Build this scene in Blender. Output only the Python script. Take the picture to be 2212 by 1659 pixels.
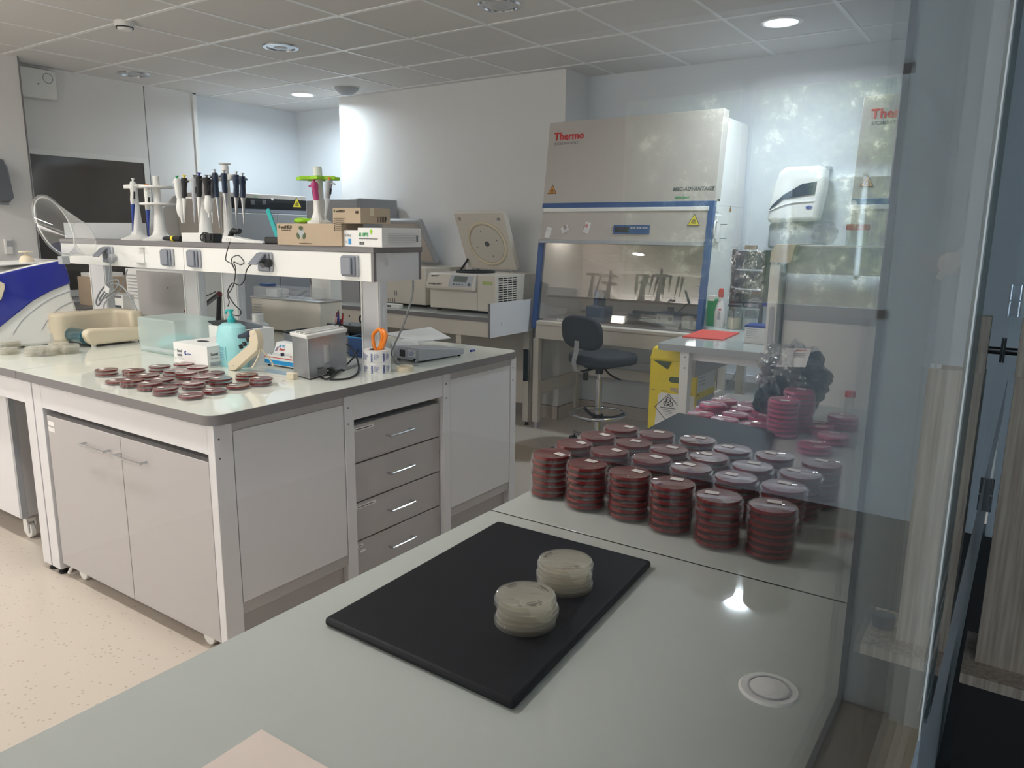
import bpy, bmesh, math, random
from math import sin, cos, pi, radians as R
from mathutils import Vector as V, Matrix
EXPO=0.12
WORLD=1.0
P_LAB=190
P_SIDE=250
P_DOWN=22
P_NEAR=.62
for o in list(bpy.data.objects): bpy.data.objects.remove(o)
SC = bpy.context.scene
COL = SC.collection
random.seed(7)
# ------------------------------------------------------------------ camera
H, FP, YAW, PIT, ROL = 1.47, 1632.0, .5998, .19736, .01083
_f = V((-sin(YAW)*cos(PIT), cos(YAW)*cos(PIT), -sin(PIT)))
_r0 = V((cos(YAW), sin(YAW), 0)); _u0 = _r0.cross(_f)
_r = cos(ROL)*_r0 + sin(ROL)*_u0; _u = -sin(ROL)*_r0 + cos(ROL)*_u0
cd = bpy.data.cameras.new('camera'); cam = bpy.data.objects.new('camera', cd); COL.objects.link(cam)
cam.matrix_world = Matrix(((_r.x, _u.x, -_f.x, 0), (_r.y, _u.y, -_f.y, 0), (_r.z, _u.z, -_f.z, H), (0, 0, 0, 1)))
cd.sensor_width = 36; cd.lens = 36*FP/2212; cd.clip_start = .01
SC.camera = cam
SC.view_settings.view_transform = 'Standard'; SC.view_settings.look = 'None'
SC.view_settings.gamma = 1; SC.view_settings.use_curve_mapping = False
SC.view_settings.exposure = EXPO
SC.cycles.transparent_max_bounces = 32
SC.cycles.max_bounces = 10; SC.cycles.diffuse_bounces = 5
# measured points of the photograph turned into places on real planes (metres)
def ray(x, y): return (x-1106)*_r - (y-829.5)*_u + FP*_f
def onz(x, y, z): d = ray(x, y); t = (z-H)/d.z; return V((d.x*t, d.y*t, z))
def onx(x, y, X): d = ray(x, y); t = X/d.x; return V((X, d.y*t, H+d.z*t))
def ony(x, y, Y): d = ray(x, y); t = Y/d.y; return V((d.x*t, Y, H+d.z*t))
def zat(x, y, P): d = ray(x, y); t = math.hypot(P[0], P[1])/math.hypot(d.x, d.y); return H+t*d.z
# ------------------------------------------------------------------ world, windows, lamps
def lin(c): return c/12.92 if c <= .04045 else ((c+.055)/1.055)**2.4
def rgb(r, g=None, b=None):
    if g is None: r, g, b = r
    return (lin(r/255), lin(g/255), lin(b/255), 1)
W = bpy.data.worlds.new('outdoors'); SC.world = W; W.use_nodes = True
nt = W.node_tree; nt.nodes.clear()
def N(t, **k):
    n = nt.nodes.new(t)
    for a, b in k.items(): setattr(n, a, b)
    return n
out = N('ShaderNodeOutputWorld'); bg = N('ShaderNodeBackground'); tc = N('ShaderNodeTexCoord'); sx = N('ShaderNodeSeparateXYZ')
nz = N('ShaderNodeTexNoise'); nz.inputs['Scale'].default_value = 34; nz.inputs['Detail'].default_value = 12; nz.inputs['Roughness'].default_value = .7
rp = N('ShaderNodeValToRGB'); cr = rp.color_ramp
cr.elements[0].position = .42; cr.elements[0].color = (.07, .11, .11, 1); cr.elements[1].position = .68; cr.elements[1].color = (.9, .95, .8, 1)
e = cr.elements.new(.56); e.color = (.17, .24, .16, 1)
rz = N('ShaderNodeMapRange'); rz.inputs['From Min'].default_value = .18; rz.inputs['From Max'].default_value = .34
rg = N('ShaderNodeMapRange'); rg.inputs['From Min'].default_value = -.12; rg.inputs['From Max'].default_value = -.02
mx = N('ShaderNodeMix', data_type='RGBA'); mx.inputs['B'].default_value = (.5, .62, .75, 1)
mg = N('ShaderNodeMix', data_type='RGBA'); mg.inputs['A'].default_value = (.25, .25, .24, 1)
L = nt.links.new
L(tc.outputs['Generated'], nz.inputs['Vector']); L(tc.outputs['Generated'], sx.inputs[0]); L(nz.outputs[0], rp.inputs[0])
L(sx.outputs['Z'], rz.inputs[0]); L(sx.outputs['Z'], rg.inputs[0]); L(rz.outputs[0], mx.inputs['Factor']); L(rp.outputs[0], mx.inputs['A'])
L(rg.outputs[0], mg.inputs['Factor']); L(mx.outputs['Result'], mg.inputs['B']); L(mg.outputs['Result'], bg.inputs['Color'])
bg.inputs['Strength'].default_value = WORLD; L(bg.outputs[0], out.inputs[0])
def area(name, loc, rot, sx_, sy_, power, col, portal=False, spread=180):
    l = bpy.data.lights.new(name, 'AREA'); l.shape = 'RECTANGLE'; l.size = sx_; l.size_y = sy_; l.energy = power; l.color = col
    l.spread = R(spread); o = bpy.data.objects.new(name, l); o.location = loc; o.rotation_euler = rot; COL.objects.link(o)
    l.cycles.is_portal = portal
    return o
# daylight at the lab windows behind the viewer's left
area('daylight_lab_window', (-4.3, -2.28, 1.55), (R(90), 0, pi), 3.9, 1.1, P_LAB, (1.0, .92, .86))
area('corridor_end_wall_fill', (1.9, -2.28, 1.6), (R(90), 0, pi), 1.9, 1.3, P_SIDE, (.64, .82, 1), spread=110)  # unseen source, added to brighten the end wall reflected in the glass
DOWN = []   # lit downlights, lamps are made in their builder
# ------------------------------------------------------------------ materials
def mat(name, c, rough=.5, metal=0, spec=.5, noise=0, nscale=40, coat=0, trans=0, emit=0, alpha=1, bump=0, bscale=200, sss=0):
    m = bpy.data.materials.new(name); m.use_nodes = True; t = m.node_tree; b = t.nodes['Principled BSDF']
    c = rgb(c) if len(c) == 3 else c
    b.inputs['Base Color'].default_value = c; b.inputs['Roughness'].default_value = rough; b.inputs['Metallic'].default_value = metal
    b.inputs['Specular IOR Level'].default_value = spec; b.inputs['Coat Weight'].default_value = coat; b.inputs['Transmission Weight'].default_value = trans
    b.inputs['Alpha'].default_value = alpha
    if emit: b.inputs['Emission Color'].default_value = c; b.inputs['Emission Strength'].default_value = emit
    if noise:
        n = t.nodes.new('ShaderNodeTexNoise'); n.inputs['Scale'].default_value = nscale; n.inputs['Detail'].default_value = 4
        o_ = t.nodes.new('ShaderNodeTexCoord'); t.links.new(o_.outputs['Object'], n.inputs['Vector'])
        r = t.nodes.new('ShaderNodeMapRange'); r.inputs['To Min'].default_value = 1-noise; r.inputs['To Max'].default_value = 1+noise
        x = t.nodes.new('ShaderNodeMix'); x.data_type = 'RGBA'; x.blend_type = 'MULTIPLY'; x.inputs['Factor'].default_value = 1; x.inputs['A'].default_value = c
        t.links.new(n.outputs[0], r.inputs[0]); t.links.new(r.outputs[0], x.inputs['B']); t.links.new(x.outputs['Result'], b.inputs['Base Color'])
    if bump:
        n = t.nodes.new('ShaderNodeTexNoise'); n.inputs['Scale'].default_value = bscale
        o_ = t.nodes.new('ShaderNodeTexCoord'); t.links.new(o_.outputs['Object'], n.inputs['Vector'])
        u = t.nodes.new('ShaderNodeBump'); u.inputs['Strength'].default_value = bump; t.links.new(n.outputs[0], u.inputs['Height']); t.links.new(u.outputs[0], b.inputs['Normal'])
    return m
def clear(name, tint=(1, 1, 1), r0=.04, rmax=1.0, power=5, rough=.0, haze=0, hazec=(1, 1, 1), bump=0, bscale=30, edge=0):
    """thin clear sheet: part goes straight through, part is reflected (Schlick), a little is scattered"""
    m = bpy.data.materials.new(name); m.use_nodes = True; t = m.node_tree; t.nodes.clear(); A = t.nodes.new
    o = A('ShaderNodeOutputMaterial'); tr = A('ShaderNodeBsdfTransparent'); tr.inputs[0].default_value = (*tint, 1)
    gl = A('ShaderNodeBsdfGlossy'); gl.inputs['Roughness'].default_value = rough; gl.inputs['Color'].default_value = (1, 1, 1, 1)
    lw = A('ShaderNodeLayerWeight'); lw.inputs['Blend'].default_value = .5
    p = A('ShaderNodeMath'); p.operation = 'POWER'; p.inputs[1].default_value = power
    mr = A('ShaderNodeMapRange'); mr.inputs['To Min'].default_value = r0; mr.inputs['To Max'].default_value = rmax
    mi = A('ShaderNodeMixShader'); lk = t.links.new
    lk(lw.outputs['Facing'], p.inputs[0]); lk(p.outputs[0], mr.inputs[0]); lk(mr.outputs[0], mi.inputs[0]); lk(gl.outputs[0], mi.inputs[2])
    src = tr.outputs[0]
    if haze or edge:
        df = A('ShaderNodeBsdfTranslucent'); d2 = A('ShaderNodeBsdfDiffuse'); df.inputs[0].default_value = (*hazec, 1); d2.inputs[0].default_value = (*hazec, 1)
        ad = A('ShaderNodeMixShader'); ad.inputs[0].default_value = .5; lk(df.outputs[0], ad.inputs[1]); lk(d2.outputs[0], ad.inputs[2])
        m2 = A('ShaderNodeMixShader'); lk(tr.outputs[0], m2.inputs[1]); lk(ad.outputs[0], m2.inputs[2]); src = m2.outputs[0]
        if edge:
            er = A('ShaderNodeMapRange'); er.inputs['To Min'].default_value = haze; er.inputs['To Max'].default_value = edge
            p2 = A('ShaderNodeMath'); p2.operation = 'POWER'; p2.inputs[1].default_value = 2.5; lk(lw.outputs['Facing'], p2.inputs[0]); lk(p2.outputs[0], er.inputs[0]); lk(er.outputs[0], m2.inputs[0])
        else: m2.inputs[0].default_value = haze
    lk(src, mi.inputs[1]); lk(mi.outputs[0], o.inputs[0])
    if bump:
        n = A('ShaderNodeTexNoise'); n.inputs['Scale'].default_value = bscale; n.inputs['Detail'].default_value = 3; u = A('ShaderNodeBump'); u.inputs['Strength'].default_value = bump
        o_ = A('ShaderNodeTexCoord'); lk(o_.outputs['Object'], n.inputs['Vector']); lk(n.outputs[0], u.inputs['Height']); lk(u.outputs[0], gl.inputs['Normal'])
    return m
def floor_mat():
    m = mat('vinyl_floor', (208, 196, 184), .32, spec=.4); t = m.node_tree; b = t.nodes['Principled BSDF']; A = t.nodes.new; lk = t.links.new
    tc_ = A('ShaderNodeTexCoord'); vo = A('ShaderNodeTexVoronoi'); vo.inputs['Scale'].default_value = 42
    lt = A('ShaderNodeMath'); lt.operation = 'LESS_THAN'; lt.inputs[1].default_value = .19
    sp = A('ShaderNodeSeparateColor'); gt = A('ShaderNodeMath'); gt.operation = 'GREATER_THAN'; gt.inputs[1].default_value = .35
    mu = A('ShaderNodeMath'); mu.operation = 'MULTIPLY'; m2 = A('ShaderNodeMath'); m2.operation = 'MULTIPLY'; m2.inputs[1].default_value = .7
    x = A('ShaderNodeMix'); x.data_type = 'RGBA'; x.inputs['A'].default_value = rgb(208, 196, 184); x.inputs['B'].default_value = rgb(168, 155, 142)
    lk(tc_.outputs['Object'], vo.inputs['Vector']); lk(vo.outputs['Distance'], lt.inputs[0]); lk(vo.outputs['Color'], sp.inputs[0]); lk(sp.outputs[0], gt.inputs[0])
    lk(lt.outputs[0], mu.inputs[0]); lk(gt.outputs[0], mu.inputs[1]); lk(mu.outputs[0], m2.inputs[0]); lk(m2.outputs[0], x.inputs['Factor']); lk(x.outputs['Result'], b.inputs['Base Color'])
    return m
def wood_mat():
    m = mat('pale_oak', (176, 156, 138), .45); t = m.node_tree; b = t.nodes['Principled BSDF']; A = t.nodes.new; lk = t.links.new
    tc_ = A('ShaderNodeTexCoord'); mp = A('ShaderNodeMapping'); mp.inputs['Scale'].default_value = (40, 40, 1.6); n = A('ShaderNodeTexNoise'); n.inputs['Scale'].default_value = 2.5; n.inputs['Detail'].default_value = 6
    r = A('ShaderNodeValToRGB'); r.color_ramp.elements[0].position = .3; r.color_ramp.elements[0].color = rgb(150, 128, 110); r.color_ramp.elements[1].position = .7; r.color_ramp.elements[1].color = rgb(192, 172, 152)
    lk(tc_.outputs['Object'], mp.inputs[0]); lk(mp.outputs[0], n.inputs['Vector']); lk(n.outputs[0], r.inputs[0]); lk(r.outputs[0], b.inputs['Base Color'])
    return m
M = {}
def m_(k, *a, **kw):
    if k not in M: M[k] = mat(k, *a, **kw)
    return M[k]
M['floor'] = floor_mat(); M['wood'] = wood_mat()
m_('wall', (226, 224, 222), .6, noise=.012, nscale=3); m_('wall_cool', (222, 226, 230), .55, noise=.01, nscale=3); m_('ceil', (214, 211, 208), .8, noise=.02, nscale=60); m_('tbar', (236, 236, 236), .4)
m_('lam', (222, 221, 224), .28, noise=.008, nscale=4); m_('lamgrey', (184, 180, 180), .35, noise=.01, nscale=4); m_('whitepl', (232, 231, 228), .35); m_('whitegl', (238, 237, 234), .18)
m_('edge', (122, 118, 120), .4); m_('cream', (222, 208, 182), .4); m_('beige', (214, 206, 194), .45); m_('hoodb', (190, 182, 174), .4); m_('grey', (168, 170, 174), .4); m_('dgrey', (96, 98, 104), .4)
m_('black', (22, 22, 24), .45); m_('blackgl', (14, 14, 16), .12); m_('rubber', (34, 34, 36), .7); m_('chrome', (205, 208, 212), .18, metal=1); m_('steel', (190, 190, 192), .3, metal=1, noise=.05, nscale=12)
m_('galv', (176, 178, 184), .32, metal=.85, noise=.12, nscale=25); m_('blue', (46, 82, 140), .4); m_('royal', (26, 38, 150), .15, coat=.5, noise=.05, nscale=5); m_('socket', (136, 140, 150), .35); m_('socketb', (178, 180, 186), .4)
m_('glasstop', (226, 228, 218), .05, spec=.6, noise=.012, nscale=2); m_('glasstop2', (198, 202, 198), .045, spec=.7); m_('kraft', (184, 164, 140), .75, noise=.06, nscale=50); m_('kraft_ink', (66, 58, 44), .7); m_('olive', (78, 92, 58), .5)
m_('ink', (40, 40, 44), .6); m_('red', (206, 38, 34), .4); m_('redsheet', (228, 84, 68), .6); m_('orange', (244, 134, 24), .3, coat=.3); m_('teal', (40, 178, 178), .4); m_('mint', (160, 220, 224), .3); m_('pinkcard', (240, 222, 212), .7)
m_('green', (40, 160, 90), .4); m_('lime', (150, 206, 40), .4); m_('magenta', (176, 52, 110), .35); m_('yellow', (240, 218, 40), .5); m_('signy', (240, 220, 50), .4); m_('signo', (222, 150, 50), .4)
m_('paper', (236, 234, 232), .7); m_('sticker', (232, 226, 222), .6); m_('fabric', (46, 48, 54), .85, noise=.12, nscale=400, bump=.2, bscale=600); m_('navy', (22, 40, 66), .3); m_('board', (24, 25, 32), .55, spec=.25, noise=.05, nscale=200)
m_('darkfl', (38, 32, 30), .55); m_('darkglass', (74, 68, 64), .06, spec=.8); m_('inkblue', (40, 66, 150), .5); m_('winered', (116, 34, 44), .4); m_('agar_red', (108, 16, 20), .12, spec=.6, noise=.06, nscale=60); m_('agar_pink', (196, 58, 108), .15, noise=.05, nscale=60)
m_('tealdark', (10, 78, 92), .08, coat=.5); m_('skyblue', (30, 150, 216), .4); m_('cable', (150, 154, 158), .45); m_('pink', (232, 120, 140), .4)
m_('jamb', (172, 178, 178), .5); m_('pale_green', (176, 190, 120), .5); m_('sill', (150, 142, 132), .5); M['lamp'] = mat('lamp_glow', (235, 245, 255), .5, emit=9); M['tube'] = mat('tube_glow', (255, 236, 224), .5, emit=4); M['lcd'] = mat('lcd', (110, 118, 112), .2)
M['pane'] = clear('window_glass', (.97, .985, .98), r0=.035)
M['plastic'] = clear('clear_styrene', (.985, .98, .98), r0=.045, rmax=.55, power=4.5, rough=.03, haze=.0, edge=.03)
M['plastic_rim'] = clear('clear_styrene_pale', (.99, .99, .985), r0=.06, rmax=.7, power=3, rough=.02, haze=.02, hazec=(.95, .95, .93), edge=.32)
M['plastic_pink'] = clear('pink_styrene', (.97, .86, .92), r0=.05, rmax=.8, power=3.2, rough=.03, haze=.06, hazec=(1, .6, .78), edge=.4)
M['acrylic'] = clear('clear_acrylic', (.97, .98, .98), r0=.05, rmax=.8, power=3, rough=.02, haze=.05, edge=.35)
M['frost'] = clear('frosted_plastic', (.88, .95, .94), r0=.04, rmax=.4, power=4, rough=.3, haze=.45, hazec=(.86, .92, .90)); M['agar_pale'] = clear('pale_agar', (.93, .91, .85), r0=.04, rmax=.4, power=4, rough=.1, haze=.22, hazec=(.92, .89, .80))
M['frostw'] = clear('translucent_white', (.9, .92, .93), r0=.04, rmax=.5, power=4, rough=.2, haze=.6, hazec=(.9, .92, .94))
M['mintliq'] = clear('mint_bottle', (.5, .85, .86), r0=.05, rmax=.5, power=4, rough=.15, haze=.75, hazec=(.45, .82, .84))
M['wrap'] = clear('crinkled_film', (.95, .96, .98), r0=.12, rmax=.9, power=2, rough=.06, haze=.08, bump=1.0, bscale=22)
M['hoodglass'] = clear('hood_sash_glass', (.80, .80, .78), r0=.10)
M['jar'] = clear('jar_glass', (.9, .95, .92), r0=.08, rmax=.9, power=2.5, rough=.02, haze=.1, edge=.3)
m_('bag', (34, 46, 58), .16, bump=.9, bscale=14)
# ------------------------------------------------------------------ mesh building
class MB:
    def __init__(s): s.bm = bmesh.new()
    def _add(s, vs, fs, T=None):
        bv = [s.bm.verts.new(T @ V(v) if T is not None else V(v)) for v in vs]
        for f in fs:
            try: s.bm.faces.new([bv[i] for i in f])
            except ValueError: pass
        return s
    def box(s, x0, y0, z0, x1, y1, z1, T=None):
        x0, x1 = sorted((x0, x1)); y0, y1 = sorted((y0, y1)); z0, z1 = sorted((z0, z1))
        v = [(x, y, z) for z in (z0, z1) for y in (y0, y1) for x in (x0, x1)]
        return s._add(v, [(0, 2, 3, 1), (4, 5, 7, 6), (0, 1, 5, 4), (2, 6, 7, 3), (0, 4, 6, 2), (1, 3, 7, 5)], T)
    def hexa(s, b, t):   # bottom quad, top quad (same winding, ccw from above)
        return s._add(list(b)+list(t), [(3, 2, 1, 0), (4, 5, 6, 7), (0, 1, 5, 4), (1, 2, 6, 5), (2, 3, 7, 6), (3, 0, 4, 7)])
    def lathe(s, prof, c=(0, 0, 0), n=32, T=None, closed=False):   # prof [(r,z)]
        c = V(c); vs = []; fs = []; k = len(prof)
        for r, z in prof:
            for i in range(n):
                a = 2*pi*i/n; vs.append((c.x+r*cos(a), c.y+r*sin(a), c.z+z))
        for j in range(k-1 if not closed else k):
            j2 = (j+1) % k
            for i in range(n): fs.append((j*n+i, j*n+(i+1) % n, j2*n+(i+1) % n, j2*n+i))
        if not closed:
            if prof[0][0] > 1e-5: fs.append(tuple(reversed(range(n))))
            if prof[-1][0] > 1e-5: fs.append(tuple((k-1)*n+i for i in range(n)))
        s._add(vs, fs, T); 
        return s
    def cyl(s, a, b, r, r2=None, n=20):
        a, b = V(a), V(b); d = b-a; q = d.to_track_quat('Z', 'Y').to_matrix().to_4x4(); r2 = r if r2 is None else r2
        return s.lathe([(r, 0), (r2, d.length)], n=n, T=Matrix.Translation(a) @ q)
    def tube(s, pts, r, n=10, sub=6, closed=False):
        pts = [V(p) for p in pts]
        if sub > 1: pts = spline(pts, sub, closed)
        vs = []; fs = []; K = len(pts); pn = None
        for i, p in enumerate(pts):
            if closed: t = pts[(i+1) % K]-pts[i-1]
            else: t = pts[min(i+1, K-1)]-pts[max(i-1, 0)]
            t.normalize()
            if pn is None: pn = t.orthogonal().normalized()
            pn = (pn - t*pn.dot(t)); pn = pn.normalized() if pn.length > 1e-6 else t.orthogonal().normalized(); b = t.cross(pn)
            for k in range(n): a = 2*pi*k/n; vs.append(p+pn*r*cos(a)+b*r*sin(a))
        for i in range(K if closed else K-1):
            i2 = (i+1) % K
            for k in range(n): fs.append((i*n+k, i*n+(k+1) % n, i2*n+(k+1) % n, i2*n+k))
        if not closed: fs += [tuple(reversed(range(n))), tuple((K-1)*n+k for k in range(n))]
        return s._add(vs, fs)
    def prism(s, poly, o, a, b, d):   # poly 2-D in axes a,b from origin o, pushed by vector d
        o, a, b, d = V(o), V(a), V(b), V(d); n = len(poly); p = [o+a*x+b*y for x, y in poly]
        if (a.cross(b)).dot(d) > 0: p = p; 
        vs = p+[q+d for q in p]; fs = [tuple(reversed(range(n))), tuple(range(n, 2*n))]+[(i, (i+1) % n, n+(i+1) % n, n+i) for i in range(n)]
        return s._add(vs, fs)
    def ring(s, c, R_, r, nrm=(0, 0, 1), n=40, m=10, a0=0, a1=2*pi):
        q = V(nrm).to_track_quat('Z', 'Y'); pts = [V(c)+q @ V((R_*cos(a0+(a1-a0)*i/n), R_*sin(a0+(a1-a0)*i/n), 0)) for i in range(n if a1-a0 > 6.28 else n+1)]
        return s.tube(pts, r, n=m, sub=1, closed=a1-a0 > 6.28)
    def annulus(s, c, ri, ro, a, b, d, a0=0, a1=2*pi, n=24):
        po = [(ro*cos(a0+(a1-a0)*i/n), ro*sin(a0+(a1-a0)*i/n)) for i in range(n+1)]; pi_ = [(ri*cos(a0+(a1-a0)*i/n), ri*sin(a0+(a1-a0)*i/n)) for i in range(n+1)]
        for i in range(n): s.prism([po[i], po[i+1], pi_[i+1], pi_[i]], c, a, b, d)
        return s
    def ball(s, c, rx, ry=None, rz=None, n=20, m=12, noise=0):
        ry = ry or rx; rz = rz or rx; c = V(c)
        prof = [(sin(pi*j/m), -cos(pi*j/m)) for j in range(m+1)]; st = len(s.bm.verts)
        s.lathe([(max(r, 1e-6), z) for r, z in prof], n=n); s.bm.verts.ensure_lookup_table()
        for v in list(s.bm.verts)[st:]:
            k = 1+(random.uniform(-noise, noise) if noise else 0); v.co = c+V((v.co.x*rx*k, v.co.y*ry*k, v.co.z*rz*k))
        return s
    def build(s, name, m, parent=None, w=False, bev=0, seg=2, smooth=True, sub=0):
        if w and parent is not None:
            L_ = WL[parent.name]
            for v in s.bm.verts: v.co -= L_
        bmesh.ops.remove_doubles(s.bm, verts=s.bm.verts, dist=1e-6)
        bmesh.ops.recalc_face_normals(s.bm, faces=s.bm.faces)
        me = bpy.data.meshes.new(name); s.bm.to_mesh(me); s.bm.free()
        me.materials.append(M[m] if isinstance(m, str) else m)
        o = bpy.data.objects.new(name, me); COL.objects.link(o)
        if parent is not None: o.parent = parent; WL[o.name] = WL[parent.name]
        else: WL[o.name] = V((0, 0, 0))
        if smooth:
            for p in me.polygons: p.use_smooth = True
            me.set_sharp_from_angle(angle=R(38))
        if bev: b = o.modifiers.new('bevel', 'BEVEL'); b.width = bev; b.segments = seg; b.limit_method = 'ANGLE'; b.angle_limit = R(40); b.harden_normals = False
        if sub: b = o.modifiers.new('sub', 'SUBSURF'); b.levels = sub; b.render_levels = sub
        return o
WL = {}
def spline(p, sub, closed=False):
    out_ = []; n = len(p)
    for i in range(n if closed else n-1):
        a, b, c, d = (p[(i-1) % n], p[i], p[(i+1) % n], p[(i+2) % n]) if closed else (p[max(i-1, 0)], p[i], p[i+1], p[min(i+2, n-1)])
        for k in range(sub):
            t = k/sub; out_.append(.5*((2*b)+(c-a)*t+(2*a-5*b+4*c-d)*t*t+(3*b-a-3*c+d)*t**3))
    if not closed: out_.append(p[-1])
    return out_
def tag(o, label, cat, group=None):
    o['label'] = label; o['category'] = cat
    if group: o['group'] = group
    return o
def thing(name, label, cat, loc=(0, 0, 0), rz=0, group=None):
    o = bpy.data.objects.new(name, None); COL.objects.link(o); o.empty_display_size = .05; o.location = loc; o.rotation_euler = (0, 0, rz); WL[o.name] = V(loc)
    return tag(o, label, cat, group)
def struct(o): o['kind'] = 'structure'; return o
def dup(root, loc, rz=None, label=None, group=None):
    r = root.copy(); COL.objects.link(r); r.location = loc; WL[r.name] = V(loc)
    if rz is not None: r.rotation_euler = (0, 0, rz)
    if label: r['label'] = label
    if group: r['group'] = group
    for ch in root.children:
        c = ch.copy(); COL.objects.link(c); c.parent = r
        for g in ch.children: d = g.copy(); COL.objects.link(d); d.parent = c
    return r
def B(x0, y0, z0, x1, y1, z1): return MB().box(x0, y0, z0, x1, y1, z1)
def text(s, org, right, up, size, m, parent, name='lettering', bold=0, align='LEFT', shear=0, wx=1):
    c = bpy.data.curves.new('t', 'FONT'); c.body = s; c.size = size; c.extrude = .00025; c.offset = bold; c.align_x = align; c.shear = shear; c.resolution_u = 2
    t = bpy.data.objects.new('t', c); COL.objects.link(t)
    dg = bpy.context.evaluated_depsgraph_get(); me = bpy.data.meshes.new_from_object(t.evaluated_get(dg)); bpy.data.objects.remove(t); bpy.data.curves.remove(c)
    right = V(right).normalized(); up = V(up).normalized(); nr = right.cross(up).normalized(); o_ = V(org)+nr*.0012
    L_ = WL[parent.name] if parent is not None else V((0, 0, 0))
    for v in me.vertices: v.co = o_+right*v.co.x*wx+up*v.co.y+nr*v.co.z-L_
    me.materials.clear(); me.materials.append(M[m]); me.name = name
    ob = bpy.data.objects.new(name, me); COL.objects.link(ob); ob.parent = parent; WL[ob.name] = L_
    return ob
def px(Y, xl, xr, yt, yb):   # pixel rectangle on the plane Y=const -> X0,X1,Z0,Z1
    ym = (yt+yb)/2; xm = (xl+xr)/2
    return ony(xl, ym, Y).x, ony(xr, ym, Y).x, ony(xm, yb, Y).z, ony(xm, yt, Y).z
def lines(org, right, up, w, rows, step, th, m, parent, name='print', jitter=.3):
    b = MB(); right = V(right).normalized(); up = V(up).normalized(); nr = right.cross(up)*.0008
    for i in range(rows): b.prism([(0, -i*step), (w*(1-jitter*random.random()), -i*step), (w*(1-jitter*.5), -i*step+th), (0, -i*step+th)], V(org)+nr, right, up, nr*.3)
    return b.build(name, m, parent, w=True, smooth=False)
def tri_sign(c, s, right, up, parent, fill='signy', name='warning_sign'):
    right = V(right).normalized(); up = V(up).normalized(); nr = right.cross(up).normalized()
    h = s*.866
    a = MB().prism([(-s/2, -h/3), (s/2, -h/3), (0, h*2/3)], V(c), right, up, nr*.0012).build(name, 'ink', parent, w=True, smooth=False)
    k = .86
    f = MB().prism([(-s/2*k, -h/3*k), (s/2*k, -h/3*k), (0, h*2/3*k)], V(c)+nr*.0013, right, up, nr*.0006).build('yellow_field', fill, a, w=True, smooth=False)
    biohaz(V(c)+nr*.002, s*.17, right, up, a)
    return a
def biohaz(c, r, right, up, parent, m='ink'):
    nr = right.cross(up).normalized()*.0006; b = MB()
    for k in range(3):
        a = pi/2+k*2*pi/3; cc = c+right*cos(a)*r*.62+up*sin(a)*r*.62
        b.annulus(cc, r*.42, r*.60, right, up, nr, a0=a-2.5-pi*0, a1=a+2.5, n=18)
    b.annulus(c, r*.52, r*.66, right, up, nr, n=20); b.annulus(c, 0.001, r*.2, right, up, nr, n=12)
    return b.build('biohazard_symbol', m, parent, w=True, smooth=False)
XR, YR, ZU = V((1, 0, 0)), V((0, 1, 0)), V((0, 0, 1))
# ================================================================== SETTING
CZ, ZB = 2.665, .885
XN, XM, YJ = -.142, -.052, .965
def wall(name, boxes, m='wall'):
    b = MB()
    for q in boxes: b.box(*q)
    return struct(b.build(name, m, smooth=False))
wall('floor', [(-6.7, -2.6, -.06, XN+.06, 5.7, 0)], 'floor')
wall('floor', [(XN+.06, -2.6, -.06, 3.6, 4.5, 0)], 'darkfl')
wall('ceiling', [(-6.7, -2.6, CZ, XN+.02, 5.7, CZ+.06)], 'ceil')
wall('ceiling', [(XN+.02, -2.6, CZ, 3.6, 4.5, CZ+.06)], 'ceil')
g = MB()
for i in range(-3, 8):
    x = -4.62+.6*i
    if -6.4 < x < -.2: g.box(x-.012, -2.45, CZ-.004, x+.012, 5.1 if x < -3.05 else 5.45, CZ+.002)
for j in range(-9, 4):
    y = 3.23+.6*j
    g.box(-6.4, y-.012, CZ-.0045, XN-.003, y+.012, CZ+.002)
struct(g.build('trim_1', 'tbar', smooth=False))
wall('wall_left', [(-6.7, 2.72, 0, -6.4, 4.256, CZ), (-6.7, -2.6, 0, -6.16, 2.72, CZ)])
wall('wall_left', [(-6.7, 4.256, 0, -6.5, 5.7, CZ)], 'wall_cool')
wall('wall_back', [(-6.5, 5.5, 0, -5.42, 5.7, CZ), (-3.04, 5.47, 0, XN+.1, 5.7, CZ)], 'wall_cool')
wall('wall_middle', [(-5.45, 5.11, 0, -3.04, 5.7, CZ)], 'wall')
wall('wall_front', [(-6.16, -2.6, 0, XN-.001, -2.5, .95), (-6.16, -2.6, 2.15, XN-.001, -2.5, CZ), (-6.16, -2.6, .95, -5.9, -2.5, 2.15), (-2.7, -2.6, .95, XN-.001, -2.5, 2.15)])
b = MB()
for x0, x1 in ((-5.9, -5.86), (-4.32, -4.26), (-2.74, -2.7)): b.box(x0, -2.56, .95, x1, -2.5, 2.15)
b.box(-5.9, -2.56, .95, -2.7, -2.5, 1.0); b.box(-5.9, -2.56, 2.1, -2.7, -2.5, 2.15)
w1 = struct(b.build('window_1', 'whitepl', smooth=False))
for x0, x1 in ((-5.86, -4.32), (-4.26, -2.74)): B(x0, -2.535, 1.0, x1, -2.53, 2.1).build('glass_pane', 'pane', w1, smooth=False)
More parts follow.
